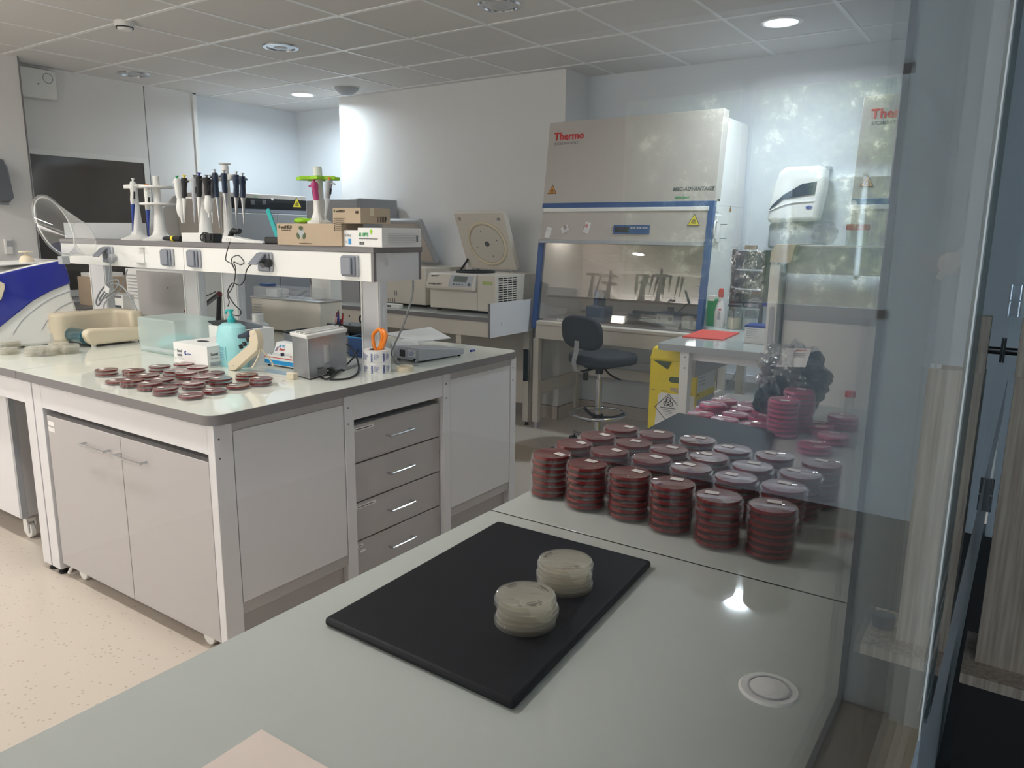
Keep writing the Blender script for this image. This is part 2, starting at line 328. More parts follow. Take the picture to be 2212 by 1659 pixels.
# partition between lab and corridor: glazed bay up to YJ, solid beyond
wall('wall_right', [(XN, YJ, 0, XM-.012, 5.7, CZ), (XN, -2.6, 0, XM, YJ, .865), (XN, -2.6, 2.6, XM, YJ, CZ), (XN, -2.6, .865, XM, -1.4, 2.6)], 'jamb')
wall('trim_2', [(XN, -1.4, .865, XM-.004, YJ, .885)], 'sill')
wall('trim_2', [(XN-.003, -1.4, .8851, XN+.003, YJ, .892), (XN-.003, YJ-.004, .885, XN+.004, YJ+.002, 2.6)], 'dgrey')
w2 = struct(B(XM-.004, -1.38, .9, XM+.004, YJ-.036, 2.6).build('window_2', 'pane', smooth=False))
b = MB(); b.box(XM-.014, YJ-.034, .885, XM+.005, YJ-.006, 2.6); b.box(XM-.020, -1.4, .885, XM-.0045, YJ-.034, .9)
b.build('window_frame', 'whitegl', w2, smooth=False, bev=.001)
B(XM-.0040, -1.38, .8955, XM+.004, YJ-.03, .8995).build('window_gasket', 'cream', w2, smooth=False)
w3 = struct(B(XM+.004, YJ+.0, .9, XM+.010, 4.28, 2.6).build('window_3', 'pane', smooth=False))
b = MB(); b.box(XM-.012, YJ, .60, XM+.004, 4.28, .9); b.box(XM-.0118, YJ, 2.6, XM+.004, 4.28, CZ)
b.build('window_frame', 'grey', w3, smooth=False)
B(XM+.0042, YJ, .890, XM+.008, 4.28, .896).build('window_gasket', 'chrome', w3, smooth=False)
# dark interior window in the left wall
a0, a1 = 2.834, 3.735
w4 = struct(B(-6.402, a0, .98, -6.392, a1, 2.02).build('window_4', 'darkglass', smooth=False))
b = MB(); f_ = .045
b.box(-6.4, a0-f_, .93, -6.385, a0, 2.06); b.box(-6.4, a1, .93, -6.385, a1+f_, 2.06); b.box(-6.4, a0, 2.02, -6.385, a1, 2.06); b.box(-6.4, a0, .93, -6.385, a1, .98)
b.build('window_frame', 'whitepl', w4, smooth=False)
b = MB(); b.box(-6.401, 3.79, 0, -6.397, 3.794, CZ); struct(b.build('trim_3', 'edge', smooth=False))
b = MB(); b.box(-6.5, 4.24, 0, -6.385, 4.275, CZ-.002); b.box(-6.4, 2.8, CZ-.012, -6.385, 4.27, CZ-.001); b.box(-6.4, 2.725, 0, -6.38, 2.79, CZ-.002); struct(b.build('trim_4', 'whitepl', smooth=False))
b = MB(); b.box(-6.17, 2.72, 0, -6.155, 2.73, CZ); struct(b.build('trim_5', 'edge', smooth=False))
# vinyl upstand along the back walls
b = MB(); b.box(-5.45, 5.098, 0, -3.03, 5.11, .1); b.box(-3.04, 5.098, 0, -3.028, 5.47, .1); b.box(-3.04, 5.458, 0, XN, 5.47, .1)
struct(b.build('baseboard_back', 'floor', smooth=False))
b = MB(); b.box(-5.45, 5.106, .1, -3.032, 5.11, .104); b.box(-3.04, 5.102, .1, -3.034, 5.47, .104); b.box(-3.04, 5.464, .1, XN, 5.47, .104)
struct(b.build('trim_6', 'edge', smooth=False))
# corridor
wall('wall_end', [(XM, 4.3, 0, .5, 4.4, CZ), (2.1, 4.3, 0, 3.6, 4.4, CZ), (.5, 4.3, 0, 2.1, 4.4, 1.05), (.5, 4.3, 2.3, 2.1, 4.4, CZ)], 'wall_cool')
wall('wall_outer', [(3.4, -2.6, 0, 3.5, 4.3, CZ), (XM, -2.6, 0, .9, -2.5, CZ), (2.9, -2.6, 0, 3.4, -2.5, CZ), (.9, -2.6, 0, 2.9, -2.5, .9), (.9, -2.6, 2.3, 2.9, -2.5, CZ)], 'wall_cool')
b = MB()
for x0 in (.5, 1.27, 2.04): b.box(x0, 4.3, 1.05, x0+.06, 4.36, 2.3)
b.box(.5, 4.3, 1.05, 2.1, 4.36, 1.1); b.box(.5, 4.3, 2.25, 2.1, 4.36, 2.3)
w5 = struct(b.build('window_5', 'whitepl', smooth=False))
for x0 in (.56, 1.33): B(x0, 4.325, 1.1, x0+.71, 4.33, 2.25).build('glass_pane', 'pane', w5, smooth=False)
b = MB()
for x0 in (.9, 1.87, 2.84): b.box(x0, -2.56, .9, x0+.06, -2.5, 2.3)
b.box(.9, -2.56, .9, 2.9, -2.5, .95); b.box(.9, -2.56, 2.25, 2.9, -2.5, 2.3)
w6 = struct(b.build('unseen_window_6', 'whitepl', smooth=False))  # unseen corridor window, added to go with the end wall fill
for x0 in (.96, 1.93): B(x0, -2.535, .95, x0+.91, -2.53, 2.25).build('glass_pane', 'pane', w6, smooth=False)
# ceiling downlights
def downlight(p, lit, label, col=(.80, .91, 1)):
    t = thing('ceiling_downlight', label, 'ceiling light', (p[0], p[1], CZ))
    MB().lathe([(.088, -.001), (.093, -.010), (.115, -.008), (.12, -.001)], n=40, closed=True).build('trim_ring', 'chrome' if not lit else 'whitepl', t)
    if lit:
        MB().lathe([(.0, -.004), (.088, -.004), (.088, -.001), (0, -.001)], n=40).build('glowing_diffuser', 'lamp', t)
        l = bpy.data.lights.new('downlight_lamp', 'AREA'); l.shape = 'DISK'; l.size = .17; l.energy = P_DOWN*lit; l.color = col; l.spread = R(165)
        o = bpy.data.objects.new('downlight_lamp', l); o.parent = t; o.location = (0, 0, -.012); COL.objects.link(o)
    else:
        MB().lathe([(.0, .04-.045), (.05, -.006), (.088, -.003)], n=40).build('reflector', 'chrome', t)
        MB().lathe([(0, -.012), (.03, -.010), (.045, -.0065)], n=24).build('bulb', 'frostw', t)
downlight((-5.58, 4.80), .8, 'lit round downlight in the ceiling near the far left corner of the lab')
downlight((-1.36, 4.66), 1, 'bright round downlight in the ceiling above the right end of the back wall')
downlight((-4.31, 3.54), 0, 'unlit round downlight in the middle of the lab ceiling')
downlight((-6.04, 3.51), 0, 'unlit round downlight close to the left wall')
for i_, q_ in enumerate(((-5.0, .9), (-3.4, .9), (-1.9, .9), (-5.0, -.9), (-3.2, -.9))): downlight(q_, P_NEAR, 'added downlight out of view for more top light, '+['far left one', 'centre one', 'right one', 'rear left one', 'rear centre one'][i_], (1, .955, .91))  # unseen lamps, added so level surfaces get more light from above
downlight((-2.54, 3.56), 0, 'unlit round downlight at the top edge of the view')
t = thing('smoke_detector', 'small white round smoke detector on the ceiling grid at left', 'smoke detector', (-4.60, 2.64, CZ))
MB().lathe([(0, -.048), (.035, -.047), (.046, -.03), (.05, -.03), (.055, -.02), (.056, 0), (0, 0)], n=32).build('housing', 'whitepl', t)
MB().lathe([(.0465, -.037), (.049, -.037), (.049, -.031), (.0465, -.031)], n=32, closed=True).build('vent_slot', 'black', t)
t = thing('ceiling_sensor', 'white domed sensor with ventilation slots on the ceiling by the wall corner', 'sensor', (-5.0, 4.78, CZ))
MB().lathe([(0, -.07), (.04, -.066), (.07, -.045), (.105, -.012), (.11, 0), (0, 0)], n=32).build('dome', 'grey', t)
MB().lathe([(.108, -.006), (.118, -.006), (.118, 0), (.108, 0)], n=32, closed=True).build('base_ring', 'whitepl', t)
p = onx(22, 132, -6.4); q = onx(102, 195, -6.4)
t = thing('emergency_light', 'flat white emergency light box high on the left wall under the ceiling', 'emergency light', (-6.385, (p.y+q.y)/2, p.z-.33))
Y0, Y1, Z0, Z1 = 2.80, 3.06, 2.43, 2.64
B(-6.385, Y0, Z0, -6.34, Y1, Z1).build('housing', 'whitepl', t, w=True, bev=.006)
MB().ring((-6.338, Y1-.06, Z1-.06), .035, .003, (1, 0, 0)).build('dial_ring', 'grey', t, w=True)
MB().ball((-6.34, Y1-.13, Z1-.11), .006).build('test_button', 'dgrey', t, w=True)
# wall fittings at the far left
p = onx(-14, 345, -6.16); q = onx(17, 440, -6.16)
t = thing('wall_dispenser', 'dark grey wall dispenser cut off by the left edge of the photo', 'dispenser', (-6.16, p.y, q.z))
yy0, yy1, z0, z1 = p.y-.1, q.y, q.z, p.z
MB().prism([(yy0, z0+.03), (yy1-.04, z0), (yy1, z0+.04), (yy1-.02, z1-.05), (yy1-.05, z1), (yy0, z1)], (-6.158, 0, 0), YR, ZU, (.12, 0, 0)).build('cover', 'dgrey', t, w=True, bev=.012)
B(-6.159, yy0-.01, z0-.01, -6.15, yy1+.006, z1+.006).build('back_plate', 'grey', t, w=True, bev=.002)
p = onx(6, 516, -6.16); q = onx(26, 549, -6.16)
t = thing('thermostat', 'small white wall thermostat with a grey display below the dark dispenser', 'thermostat', (-6.16, p.y, q.z))
B(-6.158, p.y, q.z, -6.135, q.y, p.z).build('housing', 'whitepl', t, w=True, bev=.004)
B(-6.135, p.y+.012, (p.z+q.z)/2, -6.1335, p.y+.05, p.z-.012).build('display', 'grey', t, w=True)
# towel dispenser on the back wall
x0, x1, z0, z1 = px(5.40, 1672, 1788, 362, 482)
t = thing('paper_towel_dispenser', 'white curved paper towel dispenser with a dark window on the back wall', 'dispenser', ((x0+x1)/2, 5.46, z0))
w_, h_ = x1-x0, z1-z0
out_ = [(.0, 0), (.92, .03), (.96, .35), (1, .6), (1, .93), (.94, 1), (.3, 1), (.16, .9), (.1, .7), (.03, .35)]
MB().prism([(x0+a*w_, z0+c*h_) for a, c in out_], (0, 5.42, 0), XR, ZU, (0, -.16, 0)).build('cover', 'whitegl', t, w=True, bev=.03, seg=4)
MB().prism([(x0+a*w_, z0+c*h_) for a, c in [(.04, .22), (.3, .42), (.86, .50), (.88, .72), (.62, .68), (.3, .5), (.1, .32)]], (0, 5.258, 0), XR, ZU, (0, -.004, 0)).build('viewing_window', 'navy', t, w=True)
MB().tube([(x0+.02*w_, 5.256, z0+.2*h_), (x0+.4*w_, 5.256, z0+.34*h_), (x0+.86*w_, 5.256, z0+.38*h_)], .004).build('moulded_ridge', 'whitepl', t, w=True)
MB().lathe([(0, 0), (1, 0), (1, .004), (0, .004)], n=24, T=Matrix.Translation((x0+.78*w_, 5.26, z0+.27*h_)) @ Matrix.Rotation(R(90), 4, 'X') @ Matrix.Diagonal((.022, .012, 1, 1))).build('oval_logo', 'royal', t, w=True)
B(x0+.25*w_, 5.42, z1-.02, x1-.0*w_, 5.465, z1+.006).build('back_plate', 'grey', t, w=True, bev=.004)
B(x0+.02*w_, 5.30, z0-.17, x0+.9*w_, 5.44, z0).build('lower_cover', 'grey', t, w=True, bev=.02)
# ------------------------------------------------------------------ corridor furniture
t = thing('wooden_wall_unit', 'pale oak upright panels on an oak ledge beside the glass partition', 'wooden unit', (.05, 2.15, 0))
B(-.036, 2.06, .372, .172, 2.31, .4).build('ledge', 'wood', t, w=True, bev=.001)
zt = zat(2008, 795, onz(1943, 1382, .4)); zt2 = zat(2132, 682, onz(1943, 1382, .4))
b = MB(); b.box(-.010, 2.14, .4, .098, 2.16, zt); b.box(-.010, 2.27, .4, .098, 2.29, zt-.01); b.box(-.010, 2.16, .4, .006, 2.27, zt-.01); b.box(.082, 2.16, .4, .098, 2.27, zt-.01)
b.build('upright_panel', 'wood', t, w=True, bev=.0008)
B(-.012, 2.13, zt+.0005, .016, 2.158, zt2).build('tall_post', 'wood', t, w=True, bev=.001)
B(-.03, 2.1, 0, .15, 2.3, .372).build('plinth', 'darkfl', t, w=True)
b = MB(); b.cyl((-.0415, 2.145, 1.205), (-.0125, 2.145, 1.205), .009); b.box(-.0415, 2.13, 1.178, -.037, 2.16, 1.235); b.build('glass_clamp', 'black', t, w=True, bev=.001)
MB().cyl((-.0415, 2.134, 1.207), (-.0125, 2.134, 1.207), .003).build('clamp_pin', 'chrome', t, w=True)
t = thing('wall_box_fitting', 'small white fitting with a curled paper tag on top of the oak panel', 'fitting', (.08, 2.15, zt))
B(.07, 2.145, zt+.0, .095, 2.165, zt+.012).build('housing', 'paper', t, w=True, bev=.002)
MB().cyl((.0825, 2.1452, zt+.006), (.0825, 2.143, zt+.006), .003).build('screw', 'grey', t, w=True)
t = thing('dark_round_cushion', 'dark round pad lying on the oak ledge end', 'pad', (.138, 2.2, .4))
MB().lathe([(0, 0), (.028, 0), (.031, .004), (.031, .03), (.026, .035), (0, .035)], n=32).build('pad_body', 'navy', t)
for nm, pa, lb in (('upper', (2203, 650), 'upper steel barrel hinge on the frame at the right edge'), ('lower', (2140, 1070), 'lower steel barrel hinge on the frame beside the oak panel')):
    P_ = onx(pa[0], pa[1], -.030)
    t = thing('barrel_hinge', lb, 'hinge', P_)
    MB().cyl(P_+V((0, 0, -.05)), P_+V((0, 0, -.002)), .006).build('lower_barrel', 'chrome', t, w=True); MB().cyl(P_+V((0, 0, .002)), P_+V((0, 0, .05)), .006).build('upper_barrel', 'chrome', t, w=True)
    B(XM+.0035, P_.y-.008, P_.z-.048, P_.x-.003, P_.y+.008, P_.z+.048).build('leaf_plate', 'chrome', t, w=True)
# round tag stuck on the glass of the bay
P_ = onx(2054, 570, XM-.0125)
t = thing('glass_suction_knob', 'pale yellow round plastic tag with two ears stuck to the window jamb', 'plastic tag', P_)
P2 = ony(2054, 570, YJ-.004); WL[t.name] = P2; t.location = P2
b = MB().lathe([(0, 0), (.012, .0), (.0125, .003), (.009, .006), (0, .006)], n=28, T=Matrix.Translation(P2) @ Matrix.Rotation(R(90), 4, 'X')); b.build('disc', 'cream', t, w=True)
b = MB(); b.cyl(P2+V((.007, -.001, .010)), P2+V((.011, -.004, .017)), .0032); b.cyl(P2+V((-.007, -.001, -.010)), P2+V((-.010, -.004, -.017)), .0032); b.build('ears', 'cream', t, w=True)
# ================================================================== BENCHES
def rounded(x0, y0, x1, y1, r, corners=(0, 1, 2, 3), n=6):
    pts = []
    for k, (cx, cy, a) in enumerate(((x0, y0, pi), (x1, y0, 1.5*pi), (x1, y1, 0), (x0, y1, .5*pi))):
        if k in corners and r > 0:
            ox = cx+(r if cx == x0 else -r); oy = cy+(r if cy == y0 else -r)
            pts += [(ox+r*cos(a+pi/2*i/n), oy+r*sin(a+pi/2*i/n)) for i in range(n+1)]
        else: pts.append((cx, cy))
    return pts
IX1, IY0, IY1 = -2.108, 1.385, 3.15
def handle_bar(c, d, nrm, parent, L_=.13, m='chrome'):
    c, d, nrm = V(c), V(d).normalized(), V(nrm); b = MB()
    b.tube([c-d*L_/2, c-d*L_/2+nrm*.022, c-d*(L_/2-.008)+nrm*.028, c+d*(L_/2-.008)+nrm*.028, c+d*L_/2+nrm*.022, c+d*L_/2], .0048, n=8, sub=3)
    return b.build('handle', m, parent, w=True)
t = thing('island_worktop', 'right section of the island worktop, glossy white glass with a dark grey rounded edge', 'worktop', (-2.8, 2.27, .85))
MB().prism(rounded(-3.457, IY0, IX1, IY1, .055, (1, 2)), (0, 0, .850), XR, YR, (0, 0, .0335)).build('edge_board', 'edge', t, w=True, smooth=True)
MB().prism(rounded(-3.457, IY0+.002, IX1-.002, IY1-.002, .053, (1, 2)), (0, 0, .8835), XR, YR, (0, 0, .0015)).build('glass_top', 'glasstop', t, w=True, smooth=False)
t = thing('island_worktop', 'left section of the island worktop under the blue and white machine', 'worktop', (-4.3, 2.27, .85))
MB().prism(rounded(-5.1, IY0, -3.460, IY1, 0), (0, 0, .850), XR, YR, (0, 0, .0335)).build('edge_board', 'edge', t, w=True, smooth=False)
MB().prism(rounded(-5.1, IY0+.002, -3.460, IY1-.002, 0), (0, 0, .8835), XR, YR, (0, 0, .0015)).build('glass_top', 'glasstop', t, w=True, smooth=False)
# frame with side panels
t = thing('island_bench', 'white laminate frame with legs and side panels carrying the right island worktop', 'bench', (-2.8, 2.27, 0))
B(-3.299, 1.406, .745, -2.166, 1.425, .8498).build('apron', 'lam', t, w=True, bev=.001); B(-2.15, 2.021, .745, -2.131, 2.567, .8498).build('apron', 'lam', t, w=True, bev=.001)
for y0, y1 in ((1.475, 1.972), (2.617, 3.10)):
    B(-2.15, y0, .155, -2.134, y1, .85).build('side_panel', 'lamgrey', t, w=True, bev=.001)
    b = MB(); b.box(-2.1335, y0+.004, .20, -2.1305, y1-.004, .815); b.build('panel_face', 'lam', t, w=True, bev=.001)
    B(-2.19, y0, .0, -2.165, y1, .15).build('plinth', 'lamgrey', t, w=True)
for y0, y1 in ((1.405, 1.475), (1.972, 2.02), (2.568, 2.617), (3.10, 3.148)):
    l = B(-2.165, y0, .02, -2.128, y1, .85).build('leg', 'lam', t, w=True, bev=.002)
    B(-2.16, y0+.008, 0, -2.133, y1-.008, .02).build('foot', 'black', l, w=True)
    for z in (.80, .735): MB().cyl((-2.1285, y0+.018, z), (-2.1268, y0+.018, z), .0035, n=10).build('screw', 'dgrey', l, w=True)
for x in (-3.335, -3.415):
    l = B(x-.035, 1.405, .03, x+.035, 1.47, .85).build('leg', 'lam', t, w=True, bev=.002)
    MB().lathe([(0, 0), (.022, 0), (.022, .008), (.014, .012), (.014, .03), (0, .03)], c=(x, 1.435, 0)).build('foot', 'black', l, w=True)
b = MB(); b.box(-5.1, 1.406, .745, -3.451, 1.425, .8498); b.build('apron', 'lam', t, w=True, smooth=False, bev=.001)
B(-5.0, 2.99, .12, -3.3, 3.01, .85).build('back_panel', 'lamgrey', t, w=True)
# cabinets
t = thing('base_cabinet', 'pale grey two-door base cabinet under the near end of the island', 'cabinet', (-2.73, 1.7, 0))
B(-3.285, 1.4385, .070, -2.18, 1.95, .715).build('body', 'lamgrey', t, w=True)
for x0, x1, hx in ((-3.285, -2.726, -2.89), (-2.722, -2.178, -2.64)):
    d = B(x0, 1.412, .062, x1, 1.438, .715).build('door', 'lamgrey', t, w=True, bev=.0012)
    handle_bar((hx, 1.412, .648), XR, (0, -1, 0), d, .175)
b = MB()
for k in range(2): b.box(-3.277, 1.4108, .675-.026*k, -3.225, 1.412, .692-.026*k)
b.build('label_sticker', 'paper', t, w=True, smooth=False)
def caster(c, parent, m='whitepl'):
    c = V(c); o = MB().cyl(c+V((0, -.011, .04)), c+V((0, .011, .04)), .04, n=24).build('caster_wheel', m, parent, w=True, bev=.003)
    b = MB(); b.box(c.x-.02, c.y-.02, c.z+.03, c.x+.025, c.y-.013, c.z+.10); b.box(c.x-.02, c.y+.013, c.z+.03, c.x+.025, c.y+.02, c.z+.10); b.box(c.x-.02, c.y-.02, c.z+.085, c.x+.025, c.y+.02, c.z+.1)
    b.build('caster_fork', m, o, w=True, bev=.002); return o
for q in ((-3.19, 1.455, 0), (-2.3, 1.455, 0)): 
    c_ = V(q); MB().cyl(c_+V((0, -.011, .033)), c_+V((0, .011, .033)), .033, n=24).build('caster_wheel', 'whitepl', t, w=True, bev=.003)
MB().tube([(-3.235, 1.45, .055), (-3.25, 1.43, .045), (-3.26, 1.42, .02)], .007).build('brake_lever', 'whitepl', t, w=True)
t = thing('drawer_unit', 'grey four-drawer unit set into the right side of the island', 'drawer unit', (-2.4, 2.29, 0))
B(-2.7, 2.022, .05, -2.172, 2.566, .72).build('body', 'dgrey', t, w=True)
zz = [.718, .557, .392, .227, .06]
for k in range(4):
    d = B(-2.172, 2.028, zz[k+1]+.003, -2.150, 2.560, zz[k]-.003).build('drawer', 'lamgrey', t, w=True, bev=.0012)
    M_ = M['lamgrey']
    zc = (zz[k]+zz[k+1])/2+.0
    handle_bar((-2.150, 2.29, zc), YR, (1, 0, 0), d, .14)
    if k != 1:
        lw = .11 if k != 3 else .03
        B(-2.150, 2.04, zz[k]-.028, -2.1492, 2.04+lw, zz[k]-.015).build('label_sticker', 'paper', d, w=True, smooth=False)
        lines((-2.149, 2.045, zz[k]-.023), YR, ZU, lw-.012, 1, .01, .003, 'ink', d, jitter=.2)
b = MB(); b.box(-2.148, 2.05, zz[3]-.052, -2.1475, 2.08, zz[3]-.042); b.build('small_label', 'paper', t, w=True, smooth=False)
t = thing('mobile_cabinet', 'pale cabinet on white castors under the left island worktop, cut off by the photo edge', 'cabinet', (-4.2, 1.7, 0))
B(-4.85, 1.50, .13, -3.79, 1.95, .72).build('body', 'lamgrey', t, w=True, bev=.001)
B(-4.85, 1.472, .125, -3.806, 1.498, .72).build('door', 'lam', t, w=True, bev=.0012)
B(-3.8055, 1.474, .125, -3.79, 1.499, .72).build('door_edge', 'grey', t, w=True)
for q in ((-3.86, 1.53, 0), (-4.7, 1.53, 0)): caster((q[0], q[1], q[2]+.0), t)
# ---------------- overhead shelf
SZ = 1.411; SY0, SY1, SX0, SX1 = 2.12, 2.395, -4.53, -2.10
t = thing('overhead_shelf', 'white island gantry shelf with grey top and row of grey power sockets', 'shelf', (-3.5, 2.26, ZB))
B(SX0, SY0-.004, SZ-.022, SX1+.004, SY1+.004, SZ).build('shelf_board', 'edge', t, w=True, bev=.001)
B(SX0, SY0, SZ-.133, -3.353, SY0+.016, SZ-.023).build('fascia_panel', 'whitegl', t, w=True, bev=.0008)
B(-3.350, SY0, SZ-.133, SX1-.014, SY0+.016, SZ-.023).build('fascia_panel', 'whitegl', t, w=True, bev=.0008)
B(SX1-.0135, SY0, SZ-.133, SX1+.0, SY0+.014, SZ-.023).build('edge_strip', 'edge', t, w=True)
B(SX1-.0135, SY1-.014, SZ-.133, SX1+.0, SY1, SZ-.023).build('edge_strip', 'edge', t, w=True)
B(SX1-.0135, SY0+.0145, SZ-.133, SX1-.001, SY1-.0145, SZ-.023).build('end_panel', 'lam', t, w=True)
B(SX0, SY1-.016, SZ-.133, SX1-.014, SY1, SZ-.023).build('fascia_panel', 'whitegl', t, w=True)
b = MB(); b.box(SX0, SY0+.02, SZ-.135, SX1-.02, SY1+.02, SZ-.125); b.build('bottom_panel', 'lam', t, w=True, smooth=False)
PYF = 2.365
for xa_, xb_, yy_ in ((780, 822, 700), (481, 515, 650), (398, 430, 640), (195, 228, 600)):
    x0, x1 = ony(xa_, yy_, PYF).x, ony(xb_, yy_, PYF).x
    c_ = B(x0, PYF, ZB, x1, PYF+.045, SZ-.134).build('post', 'lam', t, w=True, bev=.004)
    b = MB(); b.box(x0+.006, PYF-.004, ZB, x0+.014, PYF+.001, SZ-.134); b.box(x1-.014, PYF-.004, ZB, x1-.006, PYF+.001, SZ-.134); b.build('rail', 'whitegl', c_, w=True)
    for z in (.95, 1.08): B(x1-.0005, PYF+.02, z, x1+.001, PYF+.026, z+.07).build('slot', 'whitegl', c_, w=True)
def socket(cx, cz, open_=False):
    b = B(cx-.042, SY0-.012, cz-.042, cx+.042, SY0, cz+.042).build('socket', 'socketb', t, w=True, bev=.005)
    B(cx-.040, SY0-.022, cz-.040, cx+.034, SY0-.0122, cz+.040).build('socket_frame', 'socket', b, w=True, bev=.006)
    if not open_: B(cx-.033, SY0-.032, cz-.034, cx+.024, SY0-.022, cz+.034).build('flap', 'socket', b, w=True, bev=.004)
    else:
        T = Matrix.Translation((cx, SY0-.024, cz+.034)) @ Matrix.Rotation(R(-48), 4, 'X')
        MB().box(-.033, -.006, -.066, .024, .002, 0, T=T).build('flap', 'socket', b, w=True, bev=.003)
        MB().cyl((cx-.003, SY0-.024, cz-.005), (cx-.003, SY0-.0215, cz-.005), .02).build('plug_recess', 'dgrey', b, w=True)
for x, o_ in ((-4.015, 1), (-3.468, 0), (-3.250, 0), (-2.735, 1), (-2.218, 0)): socket(x, 1.336, o_)
b = MB(); b.box(-3.70, SY0-.006, 1.30, -3.685, SY0, 1.38); b.box(-3.75, SY0-.05, 1.3, -3.675, SY0, 1.306); b.box(-3.73, SY0-.03, 1.376, -3.675, SY0, 1.38); b.build('small_bracket', 'whitepl', t, w=True, bev=.001)
# ---------------- near bench
NB = ((-1.38, .12), (.122, 1.2465), (1.251, 2.77))
for k, (y0, y1) in enumerate(NB):
    lab = ('near bench worktop section at the bottom left of the view', 'near bench worktop section holding the black board, glossy grey-green glass', 'far section of the near bench, holding the stacked culture plates')[k]
    t = thing('bench_worktop', lab, 'worktop', (-.52, (y0+y1)/2, .85))
    B(-.905, y0, .850, XN-.004, y1, .8815).build('edge_board', 'whitepl', t, w=True)
    B(-.905, y0+.0005, .8815, XN-.004, y1-.0005, ZB).build('glass_top', 'glasstop2', t, w=True, bev=.0008)
    if k < 2: B(-.904, y1+.0001, .852, XN-.005, y1+(.0018 if k == 0 else .0043), .8843).build('joint_strip', 'black', t, w=True)
t = thing('near_bench_frame', 'white leg frame and panels under the near bench along the window', 'bench frame', (-.52, 1, 0))
b = MB(); b.box(-.88, -1.36, .1, -.86, 2.74, .85); b.build('side_panel', 'lamgrey', t, w=True)
for y in (-1.3, .1, 1.25, 2.7):
    for x in (-.85, -.2): B(x-.02, y-.02, 0, x+.02, y+.02, .85).build('leg', 'lam', t, w=True)
# cable outlet cap in the worktop, board, note
P_ = onz(1661, 1490, ZB)
t = thing('cable_grommet', 'pale round cable cap sunk in the near bench top beside the window', 'cable cap', P_)
MB().lathe([(0, .0035), (.024, .0035), (.0262, .002), (.0272, .0025), (.036, .003), (.039, .0), (0, 0)], n=40).build('cap', 'paper', t)
MB().lathe([(.0255, .0028), (.0275, .0028), (.0275, .0042), (.0255, .0042)], n=40, closed=True).build('rim_groove', 'grey', t)
def slab(name, lab, poly, z0, z1, m, cat, parent=None, bev=.006):
    cx = sum(p[0] for p in poly)/4; cy = sum(p[1] for p in poly)/4
    b = MB().prism([(x-cx, y-cy) for x, y in poly], (0, 0, 0), XR, YR, (0, 0, z1-z0)); o = b.build(name, m, None, bev=bev, seg=3); o.location = (cx, cy, z0); return tag(o, lab, cat)
slab('cutting_board', 'black rectangular board lying under the two clear dish stacks', [(-.822, .706), (-.470, .698), (-.504, 1.186), (-.838, 1.180)], ZB, ZB+.014, 'board', 'board')
slab('cutting_board', 'second black board behind the blood-red culture plate stacks', [(-.905, 1.88), (-.50, 1.86), (-.585, 2.262), (-.912, 2.300)], ZB, ZB+.014, 'board', 'board')
c_ = onz(565, 1578, ZB); e1 = onz(440, 1659, ZB)-c_; e2 = onz(705, 1659, ZB)-c_
slab('cardboard_sheet', 'corner of a pale pinkish card at the bottom edge of the photo', [(c_.x, c_.y), (c_.x+e1.x*1.8, c_.y+e1.y*1.8), (c_.x+e1.x*1.8+e2.x*1.8, c_.y+e1.y*1.8+e2.y*1.8), (c_.x+e2.x*1.8, c_.y+e2.y*1.8)], ZB, ZB+.002, 'pinkcard', 'card', bev=.0005)
# ---------------- rear bench with raised end
RY0, RX1 = 4.25, -3.08
t = thing('rear_bench', 'grey-topped bench along the back wall with white aprons and a raised end panel', 'bench', (-4.2, 4.6, 0))
B(-4.72, RY0, .855, RX1-.028, 5.09, .885).build('worktop', 'edge', t, w=True, bev=.001)
B(-4.72, RY0+.004, .885, RX1-.028, 5.08, .8865).build('glass_top', 'glasstop2', t, w=True)
B(-4.71, RY0+.012, .745, RX1-.03, RY0+.03, .854).build('apron', 'beige', t, w=True)
B(RX1-.026, RY0-.006, .745, RX1-.012, 4.79, .985).build('end_panel', 'lam', t, w=True)
B(RX1-.0265, RY0-.014, .744, RX1-.0115, RY0-.006, .986).build('edge_strip', 'edge', t, w=True)
b = MB()
for z in (.838, .825): b.cyl((RX1-.0125, 4.38, z), (RX1-.0105, 4.38, z), .004 if z > .83 else .0025, n=8)
b.build('keyhole', 'black', t, w=True)
for x, y in ((-3.40, 4.30), (-4.35, 4.30), (-4.68, 4.30), (-3.14, 4.80)):
    l = B(x-.025, y-.025, .03, x+.025, y+.025, .86 if y < 4.5 else .745).build('leg', 'beige', t, w=True, bev=.002)
    MB().lathe([(0, 0), (.018, 0), (.018, .006), (.012, .01), (.012, .03), (0, .03)], c=(x, y, 0)).build('foot', 'rubber', l, w=True)
B(-3.165, 4.775, .35, -3.115, 4.79, .60).build('bracket_plate', 'beige', t, w=True, bev=.001)
B(-4.7, 4.86, .15, -3.2, 4.88, .80).build('back_panel', 'beige', t, w=True)
